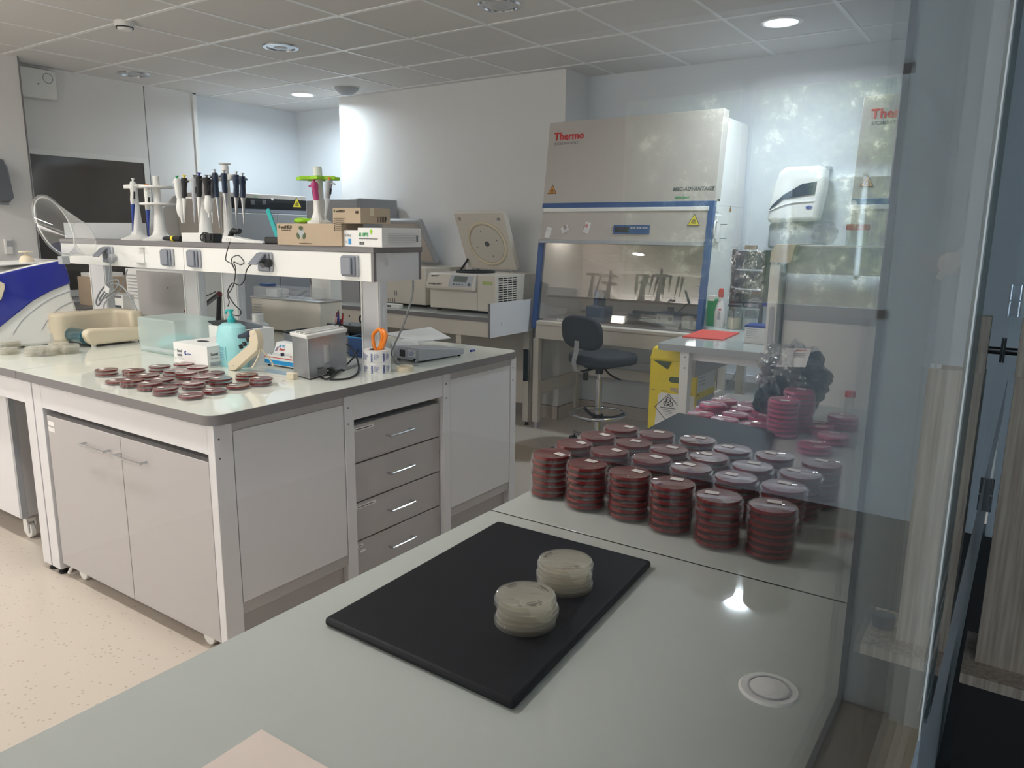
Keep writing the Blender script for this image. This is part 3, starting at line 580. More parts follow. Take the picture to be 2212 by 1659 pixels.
# ================================================================== SAFETY CABINETS
def hoodY(z): return 4.74+(z-.78)*.128
def safety_cabinet(x0, x1, lab, name='safety_cabinet', full=True):
    t = thing(name, lab, 'safety cabinet', ((x0+x1)/2, 5.0, 0)); D = 5.445
    def slope(xa, za, xb, zb_, dy, th, nm, m, par=t, bev=.002):
        ya, yb = hoodY(za)-dy, hoodY(zb_)-dy
        return MB().hexa([(xa, ya, za), (xb, ya, za), (xb, ya+th, za), (xa, ya+th, za)], [(xa, yb, zb_), (xb, yb, zb_), (xb, yb+th, zb_), (xa, yb+th, zb_)]).build(nm, m, par, w=True, bev=bev)
    # upper housing
    zt_ = 2.262; zb_ = 1.685
    b = MB().hexa([(x0+.006, hoodY(1.66)+.01, 1.66), (x1-.006, hoodY(1.66)+.01, 1.66), (x1-.006, D, 1.66), (x0+.006, D, 1.66)], [(x0+.006, hoodY(2.22)+.01, 2.22), (x1-.006, hoodY(2.22)+.01, 2.22), (x1-.006, D, 2.22), (x0+.006, D, 2.22)])
    b.build('upper_housing', 'whitepl', t, w=True, bev=.003)
    up = slope(x0, 1.685, x1, zt_, .0, .10, 'front_cover', 'hoodb')
    # side walls and interior
    for xa, xb in ((x0+.006, x0+.03), (x1-.03, x1-.006)):
        MB().hexa([(xa, hoodY(.8)+.03, .80), (xb, hoodY(.8)+.03, .80), (xb, D, .80), (xa, D, .80)], [(xa, hoodY(1.66)+.03, 1.66), (xb, hoodY(1.66)+.03, 1.66), (xb, D, 1.66), (xa, D, 1.66)]).build('side_wall', 'whitepl', t, w=True)
    B(x0+.031, D-.03, .86, x1-.031, D, 1.65).build('back_wall', 'hoodb', t, w=True)
    B(x0+.031, hoodY(.85)+.035, .80, x1-.031, D-.031, .845).build('work_surface', 'steel', t, w=True)
    b = MB()
    for k in range(46): b.box(x0+.5+.012*k, D-.05, .862, x0+.506+.012*k, D-.031, .888)
    b.build('air_grille', 'dgrey', t, w=True)
    B(x0+.031, hoodY(1.6)+.1, 1.60, x1-.031, D-.031, 1.63).build('ceiling_filter', 'hoodb', t, w=True)
    # instrument panel
    slope(x0+.012, 1.425, x1-.03, 1.625, .012, .03, 'control_panel', 'hoodb')
    slope(x0, 1.652, x1, 1.687, .008, .03, 'blue_strip', 'blue')
    slope(x0+.02, 1.625, x1-.028, 1.651, .016, .03, 'light_strip', 'whitepl')
    slope(x1-.036, .80, x1+.002, 1.652, .014, .045, 'blue_stile', 'blue')
    slope(x0-.004, .775, x0+.036, 1.424, .014, .045, 'blue_stile', 'blue')
    slope(x0, 1.400, x1-.04, 1.425, .022, .05, 'sash_handle', 'grey')
    slope(x0+.036, .86, x1-.036, 1.40, .004, .006, 'sash_glass', 'hoodglass', bev=0)
    B(x0+.03, hoodY(.8)-.01, .70, x1-.0, hoodY(.8)+.03, .80).build('lower_rail', 'beige', t, w=True, bev=.003)
    B(x0+.031, hoodY(.8)+.031, .775, x1-.031, D, .80).build('base_tray', 'beige', t, w=True)
    B(x0+.04, hoodY(.82)-.025, .80, x1-.04, hoodY(.82)+.03, .835).build('arm_rest', 'beige', t, w=True, bev=.01)
    # stand
    for x, y in ((x0+.03, 4.765), (x1-.05, 4.765), (x0+.03, 5.36), (x1-.05, 5.36)):
        l = B(x-.024, y-.024, .05, x+.024, y+.024, .775 if y > 5 else .70).build('leg', 'beige', t, w=True, bev=.003)
        MB().lathe([(0, 0), (.018, 0), (.018, .05), (0, .05)], c=(x, y, 0)).build('foot', 'grey', l, w=True)
    for x in (x0+.03, x1-.05): B(x-.015, 4.79, .26, x+.015, 5.336, .36).build('side_rail', 'beige', t, w=True, bev=.002)
    B(x0+.06, 5.345, .34, x1-.08, 5.375, .42).build('cross_rail', 'beige', t, w=True, bev=.002)
    tc_, ts = (x0+.06, 2.118), .062
    U = V((0, hoodY(2)-hoodY(1), 1)).normalized()
    def onf(x, z, dy=0): return V((x, hoodY(z)-dy, z))
    text('Thermo', onf(x0+.05, 2.135, .0), XR, U, .075, 'red', t, 'brand_lettering', bold=.0022, wx=1.0)
    text('SCIENTIFIC', onf(x0+.055, 2.100, .0), XR, U, .026, 'dgrey', t, 'brand_lettering', wx=1.55)
    tri_sign(onf(x0+.072, 1.775, .002), .078, XR, U, t, 'signo')
    return t, onf, U
hood, onf, UH = safety_cabinet(-3.06, -1.755, 'large beige and blue safety cabinet standing on legs in front of the back wall')
x1 = -1.755
text('MSC-ADVANTAGE', onf(x1-.295, 1.755), XR, UH, .034, 'dgrey', hood, 'model_lettering', bold=.0012, shear=.2)
text('ebiocleen', onf(x1-.275, 1.705), XR, UH, .026, 'green', hood, 'sticker_lettering', bold=.0005)
tri_sign(onf(x1-.122, 1.555, .014), .088, XR, UH, hood, 'signy')
q0 = onf(-2.455, 1.470, .0135); b = MB().prism([(0, 0), (.272, 0), (.272, .062), (0, .062)], q0, XR, UH, (0, -.003, 0)).build('display_panel', 'blue', hood, w=True, bev=.001)
MB().prism([(.014, .012), (.118, .012), (.118, .048), (.014, .048)], q0+V((0, -.0031, 0)), XR, UH, (0, -.001, 0)).build('lcd_screen', 'black', b, w=True)
k_ = MB()
for i in range(6): k_.prism([(.132+.022*i, .037), (.146+.022*i, .037), (.146+.022*i, .050), (.132+.022*i, .050)], q0+V((0, -.0031, 0)), XR, UH, (0, -.001, 0)); 
k_.build('button', 'socketb', b, w=True)
for (xx, zz_, a, c2, lab) in ((-2.985, 1.475, 14, 'ink', 0), (-2.845, 1.500, -28, 'winered', 1), (-2.665, 1.512, 14, 'red', 2)):
    T = Matrix.Rotation(R(a), 3, 'Y'); rr, uu = T @ XR, T @ ZU; uu = (uu + V((0, .128*uu.z, 0))).normalized()
    c0 = onf(xx, zz_, .0145); w_, h_ = (.042, .078) if lab != 1 else (.062, .046)
    n_ = MB().prism([(-w_/2, -h_/2), (w_/2, -h_/2), (w_/2, h_/2), (-w_/2, h_/2)], c0, rr, uu, (0, -.0008, 0)).build('stuck_note', 'paper', hood, w=True, smooth=False)
    biohaz(c0+V((0, -.0012, -.018 if lab == 0 else .014)), .012, rr, uu, n_, c2)
    lines(c0+V((0, -.0012, .0))+rr*(-w_/2+.008)+uu*(.028 if lab == 0 else -.004), rr, uu, w_*.7, 4, .008, .0012, 'grey', n_)
# holder on the right flank of the cabinet with wires
b = MB(); b.box(x1-.004, 4.90, 1.425, x1+.010, 4.98, 1.60); b.build('tool_holder', 'whitepl', hood, w=True, bev=.003)
b = MB(); b.tube([(x1+.006, 4.90, 1.56), (x1+.012, 4.85, 1.55), (x1+.012, 4.84, 1.46), (x1+.006, 4.90, 1.45)], .006, sub=4); b.build('holder_handle', 'whitepl', hood, w=True)
b = MB(); b.cyl((x1+.01, 4.96, 1.54), (x1+.04, 5.0, 1.54), .003); b.cyl((x1+.01, 4.96, 1.45), (x1+.04, 5.0, 1.45), .003); b.build('hook', 'dgrey', hood, w=True)
B(x1-.0055, 5.0, 1.45, x1-.005, 5.12, 1.62).build('instruction_sheet', 'paper', hood, w=True, smooth=False)
tri_sign(V((x1-.0055, 5.18, 1.64)), .05, YR, ZU, hood, 'signo')
b = MB(); b.box(x1-.0058, 4.90, 1.62, x1+.0, 4.95, 1.70); b.build('switch_plate', 'whitepl', hood, w=True, bev=.001)
B(-3.058+.04, 4.93, 1.50, -2.92, 5.2, 1.598).build('lamp_tube', 'tube', hood, w=True)
l = bpy.data.lights.new('cabinet_lamp', 'AREA'); l.shape = 'RECTANGLE'; l.size = .12; l.size_y = .25; l.energy = .6; l.color = (1, .93, .88); o = bpy.data.objects.new('cabinet_lamp', l); o.location = (-2.95, 5.07, 1.49); COL.objects.link(o)
hood2, onf2, _u2 = safety_cabinet(-.935, XN-.01, 'second safety cabinet at the right, partly hidden behind the white fridge', full=False)
# items in the cabinet
p = onz(1458, 705, .845)
t = thing('vortex_mixer', 'small blue and white mixer with a round black cup in the safety cabinet', 'mixer', (-2.115, 5.06, .845))
B(-2.185, 5.0, .85, -2.045, 5.14, .93).build('body', 'blue', t, w=True, bev=.006)
B(-2.18, 4.994, .856, -2.055, 4.9995, .92).build('front_panel', 'whitepl', t, w=True)
MB().cyl((-2.075, 4.994, .888), (-2.075, 4.982, .888), .013).build('dial', 'black', t, w=True)
B(-2.165, 4.99, .872, -2.155, 4.9938, .90).build('switch', 'black', t, w=True)
MB().lathe([(0, 0), (.03, 0), (.022, .01), (.022, .026), (.026, .034), (0, .03)], c=(-2.105, 5.07, .93)).build('cup', 'black', t, w=True)
b = MB()
for x in (-2.17, -2.06): b.cyl((x, 5.02, .845), (x, 5.02, .85), .008); b.cyl((x, 5.12, .845), (x, 5.12, .85), .008)
b.build('foot', 'black', t, w=True)
o = MB().tube([(-2.185, 5.1, .88), (-2.25, 5.2, .85), (-2.5, 5.25, .852), (-2.75, 5.3, .852)], .004).build('mixer_cable', 'dgrey'); tag(o, 'grey cable running left from the mixer along the cabinet floor', 'cable')
t = thing('blue_rack', 'blue plastic tube rack standing inside the safety cabinet behind the chair', 'rack', (-2.70, 5.15, .845))
B(-2.80, 5.08, .845, -2.64, 5.22, .93).build('base_tray', 'blue', t, w=True, bev=.004); B(-2.80, 5.20, .93, -2.72, 5.22, 1.04).build('back_plate', 'blue', t, w=True, bev=.004)
MB().lathe([(0, 0), (.03, 0), (.03, .06), (.018, .08), (.018, .10), (.03, .105), (.03, .12), (0, .12)], c=(-2.69, 5.13, .93)).build('dosing_head', 'navy', t, w=True)
for x, y, z0, nm, lb in ((-2.83, 4.80, .836, 'white_tray', 'small white tray on the front edge of the safety cabinet at left'), (-1.975, 4.805, .836, 'white_tray', 'small white tray on the cabinet edge in front of the mixer')):
    t = thing(nm, lb, 'tray', (x, y, z0)); B(x-.045, y-.02, z0, x+.045, y+.02, z0+.02).build('tray_body', 'whitepl', t, w=True, bev=.003); B(x-.04, y-.016, z0+.0201, x+.04, y+.016, z0+.0215).build('tray_floor', 'grey', t, w=True)
t = thing('small_white_box', 'white upright little box beside the mixer in the safety cabinet', 'box', (-1.93, 4.97, .845)); B(-1.965, 4.93, .845, -1.905, 4.99, .92).build('carton', 'paper', t, w=True, bev=.001); B(-1.94, 4.9285, .90, -1.93, 4.93, .908).build('black_mark', 'ink', t, w=True)
t = thing('wall_socket', 'grey socket with a plug on the back wall of the safety cabinet', 'socket', (-2.02, 5.41, 1.04)); B(-2.06, 5.39, 1.02, -1.98, 5.414, 1.10).build('cover', 'socket', t, w=True, bev=.004); MB().tube([(-2.04, 5.388, 1.03), (-2.09, 5.33, .97), (-2.12, 5.2, .90), (-2.12, 5.142, .88)], .005).build('plug_lead', 'rubber', t, w=True)
# wires under the hood
o = MB().tube([(-2.2, 5.44, .5), (-2.1, 5.40, .30), (-1.95, 5.40, .24), (-1.8, 5.42, .34), (-1.72, 5.44, .5)], .005).build('loose_cable', 'grey'); tag(o, 'thin grey cable drooping at the wall under the safety cabinet', 'cable')
b = MB(); b.box(-3.03, 5.44, .42, XN, 5.468, .47); struct(b.build('trim_7', 'lam', smooth=False))
# ================================================================== WHITE TABLE, FRIDGE
TX0, TY0, TY1 = -1.675, 3.85, 4.95
t = thing('side_table', 'white laboratory table with a pale glass top beside the fridge', 'table', (-1.2, 4.4, 0))
MB().prism(rounded(TX0, TY0, -.97, TY1, .04), (0, 0, .848), XR, YR, (0, 0, .034)).build('tabletop', 'grey', t, w=True)
MB().prism(rounded(TX0+.002, TY0+.002, -.972, TY1-.002, .038), (0, 0, .882), XR, YR, (0, 0, .003)).build('glass_top', 'glasstop2', t, w=True, smooth=False)
B(-1.50, TY0+.06, .80, -1.02, TY0+.08, .848).build('apron', 'lam', t, w=True); B(-1.49, TY0+.08, .70, -1.475, TY1-.08, .848).build('side_apron', 'lamgrey', t, w=True)
for x, y in ((-1.515, 3.90), (-1.01, 3.90), (-1.515, 4.88), (-1.01, 4.88)):
    l = B(x-.025, y-.03, 0, x+.025, y+.03, .848).build('leg', 'whitegl', t, w=True, bev=.002)
    if y < 4 and x < -1.3:
        for z in (.82, .76): MB().cyl((x+.004, y-.03, z), (x+.004, y-.032, z), .0045, n=10).build('screw', 'dgrey', l, w=True)
FY = 3.45
fx0, fx1 = ony(1697, 620, FY).x, -.16
t = thing('refrigerator', 'white upright laboratory fridge with a beige top cap and recessed handle', 'fridge', ((fx0+fx1)/2, FY+.3, 0))
ft = ony(1800, 531, FY).z
B(fx0, FY, .03, fx1, 3.80, ft).build('body', 'whitepl', t, w=True, bev=.004)
B(fx0+.02, FY+.02, 0, fx1-.02, 3.78, .03).build('plinth', 'dgrey', t, w=True)
zs = ony(1780, 697, FY).z
B(fx0+.004, FY-.004, zs, fx1-.01, FY, ft-.006).build('painted_reflection', 'grey', t, w=True)  # grey window reflection from the pane, painted as a sheet on the fridge
dx0 = ony(1660, 620, FY-.06).x
B(dx0, FY-.062, .05, fx0-.012, 3.79, ft-.085).build('door', 'whitepl', t, w=True, bev=.004)
MB().prism([(dx0-.002, ft-.075), (fx0+.03, ft-.075), (fx0+.045, ft+.004), (dx0+.018, ft+.004), (dx0, ft-.03)], (0, FY-.064, 0), XR, ZU, (0, .40, 0)).build('top_cap', 'cream', t, w=True, bev=.003)
hx = (dx0+fx0)/2-.004; b = MB(); b.prism(rounded(hx-.012, .78, hx+.012, 1.165, .0119), (0, FY-.0635, 0), XR, ZU, (0, .0012, 0)); b.build('handle_recess', 'socketb', t, w=True)
MB().cyl((dx0+.02, FY-.03, ft-.086), (dx0+.02, FY-.03, ft-.074), .012).build('hinge_pin', 'steel', t, w=True)
# red capped bottles on the fridge
for k, xx in enumerate((1838, 1862)):
    p = ony(xx, 530, FY+.06); t = thing('reagent_bottle', ('left', 'right')[k]+' of two clear bottles with flat red caps on top of the fridge', 'bottle', (p.x, p.y, ft), group=None)
    MB().lathe([(.0, 0), (.021, 0), (.022, .004), (.022, .058), (.019, .066), (.019, .07), (.0, .07)], n=28).build('bottle_body', 'jar', t)
    MB().lathe([(0, .066), (.0245, .066), (.0255, .07), (.0255, .088), (.0245, .09), (0, .09)], n=28).build('cap', 'red', t)
p = ony(1780, 520, FY+.1)
t = thing('plastic_bag', 'crumpled clear plastic film lying on top of the fridge', 'film', (p.x, p.y, ft)); MB().ball((0, 0, .052), .055, .04, .045, n=16, m=10, noise=.18).build('film', 'wrap', t)
# ================================================================== PETRI DISHES
def dish_parts(parent, agar, plastic='plastic'):
    # dishes stand upside down: agar base on top, wider lid below
    MB().lathe([(.0438, .0035), (.0438, .0138), (.0425, .0144), (.0412, .0138), (0, .0138)], n=40).build('base', plastic, parent)
    MB().lathe([(.0, .0006), (.0458, .0006), (.0464, .0012), (.0464, .0078), (.0455, .0078)], n=40).build('lid', plastic, parent)
    MB().lathe([(0, .0070), (.0418, .0070), (.0420, .010), (.0415, .0134), (0, .0134)], n=40).build('agar', agar, parent)
def dish_proto(kind, agar, plastic='plastic'):
    t = thing('petri_dish', kind, 'petri dish', (0, 0, -5)); dish_parts(t, agar, plastic); return t
PR = {k: dish_proto('x', a, p) for k, a, p in (('red', 'agar_red', 'plastic'), ('pink', 'agar_pink', 'plastic_pink'), ('pale', 'agar_pale', 'plastic_rim'))}
used = set()
PITCH = .0140
NUMW = ['', 'first', 'second', 'third', 'fourth', 'fifth', 'sixth', 'seventh', 'eighth', 'ninth', 'tenth']
def dish(kind, x, y, z, label, group, sticker=None):
    pr = PR[kind]; rz = random.uniform(0, 6.28)
    if kind not in used: o = pr; used.add(kind); o.location = (x, y, z); o.rotation_euler = (0, 0, rz); WL[o.name] = V((x, y, z)); o['label'] = label; o['group'] = group
    else: o = dup(pr, (x, y, z), rz, label, group)
    return o
def stick(o, dx, dy, a, w_=.026, h_=.016, ink=True):
    rz = o.rotation_euler.z; L_ = o.location
    T = Matrix.Rotation(-rz, 4, 'Z'); T2 = Matrix.Rotation(a, 4, 'Z'); c = T @ V((dx, dy, 0))
    b = MB().box(-w_/2, -h_/2, .0145, w_/2, h_/2, .0149, T=Matrix.Translation(c) @ T @ T2); s_ = b.build('sticker', 'sticker', o, smooth=False)
    if ink:
        b = MB()
        for k in range(4): b.box(-w_/2+.002+k*.005, -.001, .0149, -w_/2+.004+k*.005, .001, .0151, T=Matrix.Translation(c) @ T @ T2)
        b.build('sticker_print', 'grey', s_, smooth=False)
def stack(kind, x, y, z, n, where, group, sticker=None, jit=.0018, pitch=PITCH):
    for k in range(n):
        pos = 'top dish of' if k == n-1 else ('bottom dish of' if k == 0 else NUMW[n-k]+' dish down in')
        lab = f'{where}' if n == 1 else f'{pos} {where}'
        o = dish(kind, x+random.uniform(-jit, jit), y+random.uniform(-jit, jit), z+k*pitch, lab, group)
        if k == n-1 and sticker is not None: stick(o, *sticker)
    return o
# blood-red plates on the near bench: grid of four rows and six columns
cols = ['leftmost', 'second-left', 'third-from-left', 'third-from-right', 'second-right', 'rightmost']
rows = ['front row', 'second row', 'third row', 'back row']
RP = [[(-.855, 1.409), (-.751, 1.388), (-.649, 1.389), (-.550, 1.378), (-.447, 1.360), (-.348, 1.367)],
      [(-.853, 1.513), (-.757, 1.508), (-.653, 1.510), (-.556, 1.501), (-.460, 1.493), (-.362, 1.490)],
      [(-.844, 1.608), (-.744, 1.606), (-.651, 1.605), (-.554, 1.598), (-.454, 1.590), (-.355, 1.595)],
      [(-.829, 1.712), (-.732, 1.715), (-.629, 1.722), (-.535, 1.694), (-.438, 1.700), (-.337, 1.700)]]
st_px = [[(22, 0, 0), (0, 18, .2), (12, 14, .1), (0, 22, .5), (-16, 6, .5), (-2, 18, .5)], [(14, 12, -.1), (12, 10, -.1), (6, 12, 0), (-10, 14, .2), (-12, 8, .3), (-4, 18, .3)],
         [(12, 14, 0), (0, 12, .2), (2, 14, .3), (-12, 14, .1), (-2, 18, .4), (-16, 10, .3)], [(14, 16, .2), (0, 16, .4), (0, 16, .3), (-14, 10, .2), (-12, 10, .3), (-4, 16, .3)]]
NR = [[7]*6]*4
for r in range(4):
    for c in range(6):
        x, y = RP[r][c]; s_ = st_px[r][c]
        st = (s_[0]*.001, s_[1]*.001, s_[2]-.3) if s_ else None
        stack('red', x, y, ZB, NR[r][c], f'the {cols[c]} stack, {rows[r]} of blood-red plates', 'blood-red culture plates on the near bench', st)
# pink plates on the far end of the near bench
PK = [((1515, 893), 1, 'pink dish alone at the left corner of the pink plates'), ((1566, 904), 1, 'second pink dish in the front row of pink plates'), ((1630, 916), 1, 'third pink dish in the front row of pink plates'),
      ((1529, 881), 1, 'small pink dish tucked behind the left corner pink dish'), ((1540, 871), 2, 'the pink pair behind the left corner dish'), ((1589, 893), 1, 'pink dish in the middle of the pink plates'), ((1600, 880), 1, 'pink dish behind the middle one'),
      ((1566, 863), 2, 'the farthest left pink pair'), ((1624, 871), 1, 'pink dish at the back beside the black bag'), ((1645, 899), 1, 'pink dish left of the tall pink stack'), ((1650, 886), 1, 'pink dish behind and left of the tall pink stack')]
for (p, n, lab) in PK:
    q = onz(p[0], p[1], ZB+.014*n); stack('pink', q.x, q.y, ZB, n, lab if n == 1 else lab, 'pink culture plates at the far end of the near bench', (.0, .02, 0))
q = onz(1695, 862, ZB+PITCH*8); stack('pink', q.x, q.y, ZB, 8, 'the nearer tall pink stack', 'pink culture plates at the far end of the near bench')
q = onz(1728, 843, ZB+PITCH*9); stack('pink', q.x, q.y, ZB, 9, 'the farther tall pink stack beside the black bag', 'pink culture plates at the far end of the near bench')
for p, n, lab in (((1760, 958), 2, 'the low pink pair behind the red plates at right'), ((1800, 938), 2, 'the faint pink pair right of the tall pink stacks'), ((1822, 898), 3, 'the faint pink stack nearest the window jamb'), ((1768, 916), 2, 'the pink pair just right of the tall pink stacks')):
    q = onz(p[0], p[1], ZB+PITCH*n); stack('pink', q.x, q.y, ZB, n, lab, 'pink culture plates at the far end of the near bench', (0, .02, .2))
# two clear stacks on the black board
P_ = V((-.566, .872)), V((-.580, 1.008))
for k, (q, lab) in enumerate(zip(P_, ('the nearer pale clear stack on the black board', 'the farther pale clear stack on the black board'))):
    o = stack('pale', q[0], q[1], ZB+.014, 3, lab, 'pale clear dishes on the black board', jit=.002, pitch=.0162)
    b = MB(); rz = o.rotation_euler.z; T = Matrix.Rotation(-rz, 4, 'Z'); random.seed(3+k)
    for a0, a1 in ((-.9, -.2), (.9, 1.5), (2.6, 3.1)) if k == 0 else ((2.9, 3.6), (-1.2, -.2)):
        n = 9
        for i in range(n):
            a = a0+(a1-a0)*i/n; r = .034
            p0 = V((r*cos(a), r*sin(a), .0146)); u = V((cos(a), sin(a), 0)); v = V((-sin(a), cos(a), 0))
            pts = [T @ (p0+u*random.uniform(-.003, .003)+v*random.uniform(-.001, .001)*j+V((0, 0, 0))) for j in range(4)]
            b.tube(pts, .00022, n=4, sub=2)
        b.tube([T @ V(((r-.005)*cos(a0+(a1-a0)*i/6), (r-.005)*sin(a0+(a1-a0)*i/6), .0146)) for i in range(7)], .0002, n=4, sub=1)
    b.build('handwriting', 'ink', o)
random.seed(11)
# plates scattered on the island
IP = [((230, 797), 2, 'leftmost red stack near the island corner'), ((290, 798), 2, 'red stack second from left at the back of the island plates'), ((344, 790), 2, 'red stack in front of the frosted drawer box'), ((396, 784), 1, 'farthest red dish in front of the glove box'),
      ((428, 791), 2, 'red pair at the back right in front of the glove box'), ((319, 809), 2, 'grey-looking red pair behind the left middle'), ((375, 799), 2, 'red pair between the farthest ones'), ((404, 803), 2, 'red pair in the centre of the island plates'), ((438, 812), 2, 'wide red pair right of the centre'),
      ((350, 817), 2, 'red pair left of the centre in the second row'), ((252, 821), 1, 'single red dish in front of the leftmost stack'), ((287, 819), 2, 'red pair at the left of the front rows'), ((325, 826), 2, 'red pair in the left front with a dark patch'), ((417, 825), 2, 'red pair in the middle front'),
      ((358, 836), 2, 'brightest red pair at the left of the front row'), ((414, 852), 1, 'nearest single red dish at the very front'), ((464, 841), 1, 'single red dish beside the front one'), ((478, 816), 2, 'red pair right of the middle, behind the single dishes'), ((514, 831), 1, 'single red dish with two dark marks'),
      ((532, 807), 2, 'red pair at the right back beside the dosing pistol'), ((562, 816), 2, 'rightmost red pair of the island plates'), ((462, 804), 1, 'low dark red dish at the back right of the centre'), ((372, 826), 1, 'half hidden small red dish between two pairs')]
for (p, n, lab) in IP:
    q = onz(p[0], p[1], ZB+PITCH*n+.0005); stack('red', q.x, q.y, ZB, n, lab if n == 1 else 'the '+lab, 'red culture plates on the island', (-.012, -.012, .1), jit=.004)
for (p, n, lab) in (((20, 736), 3, 'the pale stack at the photo edge by the machine'), ((46, 729), 3, 'the pale stack behind, near the photo edge'), ((16, 752), 2, 'the low pale stack at the left photo edge'), ((75, 748), 3, 'the pale stack left of the middle'), ((100, 748), 3, 'the pale stack in the middle of the pale dishes'), ((125, 740), 3, 'the pale stack behind, near the beige counter'), ((146, 744), 3, 'the rightmost pale stack in front of the beige counter')):
    q = onz(p[0], p[1], ZB+PITCH*n); stack('pale', q.x, q.y, ZB, n, lab, 'pale culture plates on the left island worktop', jit=.004)
# ================================================================== THINGS ON THE ISLAND
Z = ZB
def bx(name, lab, cat, x0, x1, y0, y1, z0, z1, m, body='carton', bev=.0012, group=None):
    t = thing(name, lab, cat, ((x0+x1)/2, (y0+y1)/2, z0), group=group); b = B(x0, y0, z0, x1, y1, z1).build(body, m, t, w=True, bev=bev); return t, b
# labelled tape rolls with orange scissors
q = onz(810, 809, Z); rad = .056; q = V((q.x-.030, q.y+.046, Z))
for k in range(2):
    z0 = Z+k*.0495
    t = thing('film_roll', ('lower', 'upper')[k]+' roll of white sealing film with blue print beside the steel box', 'film roll', (q.x, q.y, z0))
    MB().lathe([(rad*.62, 0), (rad, 0), (rad, .049), (rad*.62, .049)], n=48, closed=True).build('film', 'paper', t)
    MB().lathe([(rad*.56, 0), (rad*.615, 0), (rad*.615, .049), (rad*.56, .049)], n=40, closed=True).build('cardboard_core', 'dgrey', t)
    for j in range(14):
        a = 2*pi*j/14+.1
        if sin(a) > .35: continue
        c_, s_ = cos(a), sin(a); ps = V((q.x+(rad+.0003)*c_, q.y+(rad+.0003)*s_, z0)); rt = V((-s_, c_, 0))
        if j % 2: text('PARAFILM', ps-rt*(-.006)+V((0, 0, .004)), ZU, -rt, .0105, 'inkblue', t, 'print', bold=.0004, wx=.72)
        else:
            lines(ps-rt*.010+V((0, 0, .010)), ZU, -rt, .03, 3, .005, .0015, 'inkblue', t, 'print'); MB().ring(ps+V((0, 0, .026))+rt*.004, .004, .0006, (c_, s_, 0), n=16, m=4).build('logo_ring', 'inkblue', t, w=True)
t = thing('scissors', 'orange-handled scissors standing handles up in the film rolls', 'scissors', (q.x, q.y, Z+.02))
zc = Z+.099
for s_, dx in ((1, -.004), (-1, .012)):
    pts = [(q.x+dx-.012*s_*0, q.y, zc-.01), (q.x+dx+s_*-.022+.005, q.y, zc+.03), (q.x+dx-s_*.028+.012, q.y+.003, zc+.062), (q.x+dx+.02, q.y+.003, zc+.085), (q.x+dx+.036-.0*s_, q.y, zc+.06), (q.x+dx+.026, q.y, zc+.02)]
    MB().tube(pts, .0075, n=10, sub=6, closed=True).build('handle', 'orange', t, w=True)
    MB().prism([(0, 0), (.016, 0), (.010, -.075), (.006, -.078)], (q.x+dx, q.y+.004*s_, zc), XR, ZU, (0, .002, 0)).build('blade', 'steel', t, w=True)
# balance / power unit
P0, P1, P2 = onz(905, 785, Z), onz(1003, 768, Z), onz(862, 772, Z)
z1 = zat(905, 748, P0)
dv = (P1-P0); dl = V((-dv.y, dv.x, 0)).normalized()*.17
ps = [P0, P1, P1+dl, P0+dl]
t = thing('power_supply_unit', 'flat grey electrophoresis power unit standing at the back of the island', 'power unit', (P0+P1+dl)/2+V((0, 0, 0)))
hz = [zat(908, 745, P0)+.0, zat(1000, 753, P1)]
MB().hexa([p+V((0, 0, .008)) for p in ps], [V((ps[0].x, ps[0].y, Z+.066)), V((ps[1].x, ps[1].y, Z+.034)), V((ps[2].x, ps[2].y, Z+.034)), V((ps[3].x, ps[3].y, Z+.066))]).build('housing', 'socketb', t, w=True, bev=.003)
b = MB()
for p in ps: b_ = (p-((ps[0]+ps[2])/2))*.85+(ps[0]+ps[2])/2; MB().cyl(b_, b_+V((0, 0, .008)), .008).build('foot', 'rubber', t, w=True)
fd = -dl.normalized(); rt = dv.normalized()
bk = -rt
t2 = P0+dl*.12+bk*.0005
MB().prism([(.09, .02), (.125, .02), (.125, .052), (.09, .052)], P0+bk*.0004, dl.normalized(), ZU, bk*.002).build('mains_socket', 'black', t, w=True, bev=.001)
MB().prism([(.02, .024), (.07, .024), (.07, .056), (.02, .056)], P0+bk*.0004, dl.normalized(), ZU, bk*.0006).build('rating_label', 'paper', t, w=True, smooth=False)
lines(P0+bk*.0012+dl.normalized()*.066+V((0, 0, .05)), -dl.normalized(), ZU, .042, 5, .005, .0018, 'inkblue', t)
MB().prism([(.02, .008), (.035, .008), (.035, .018), (.02, .018)], P0+bk*.0004, dl.normalized(), ZU, bk*.003).build('plug_inlet', 'black', t, w=True, bev=.001)
p = ony(1007, 760, P1.y+.01); MB().cyl(V((P1.x, P1.y+.05, Z+.016)), V((P1.x, P1.y+.05, Z+.016))+rt*.03, .006).build('knob', 'royal', t, w=True)
o = MB().tube([onz(862, 790, Z)+V((0, 0, .004)), onz(880, 793, Z)+V((0, 0, .004)), onz(900, 790, Z)+V((0, 0, .004)), P0+bk*.02+V((0, 0, .012)), P0+bk*.0+V((0, .02, .013))], .0035).build('low_voltage_cable', 'cable'); tag(o, 'grey cable curling from the grey power unit along the worktop', 'cable')
pa = [ony(892, 606, 2.35), ony(890, 640, 2.36), ony(872, 700, 2.4), ony(852, 745, 2.45)]; pa.append(onz(846, 775, Z)+V((0, 0, .02))); pa.append(onz(856, 790, Z)+V((0, .02, .005)))
o = MB().tube(pa, .0042).build('hanging_cable', 'cable'); tag(o, 'grey cable hanging from the right end of the gantry shelf', 'cable')
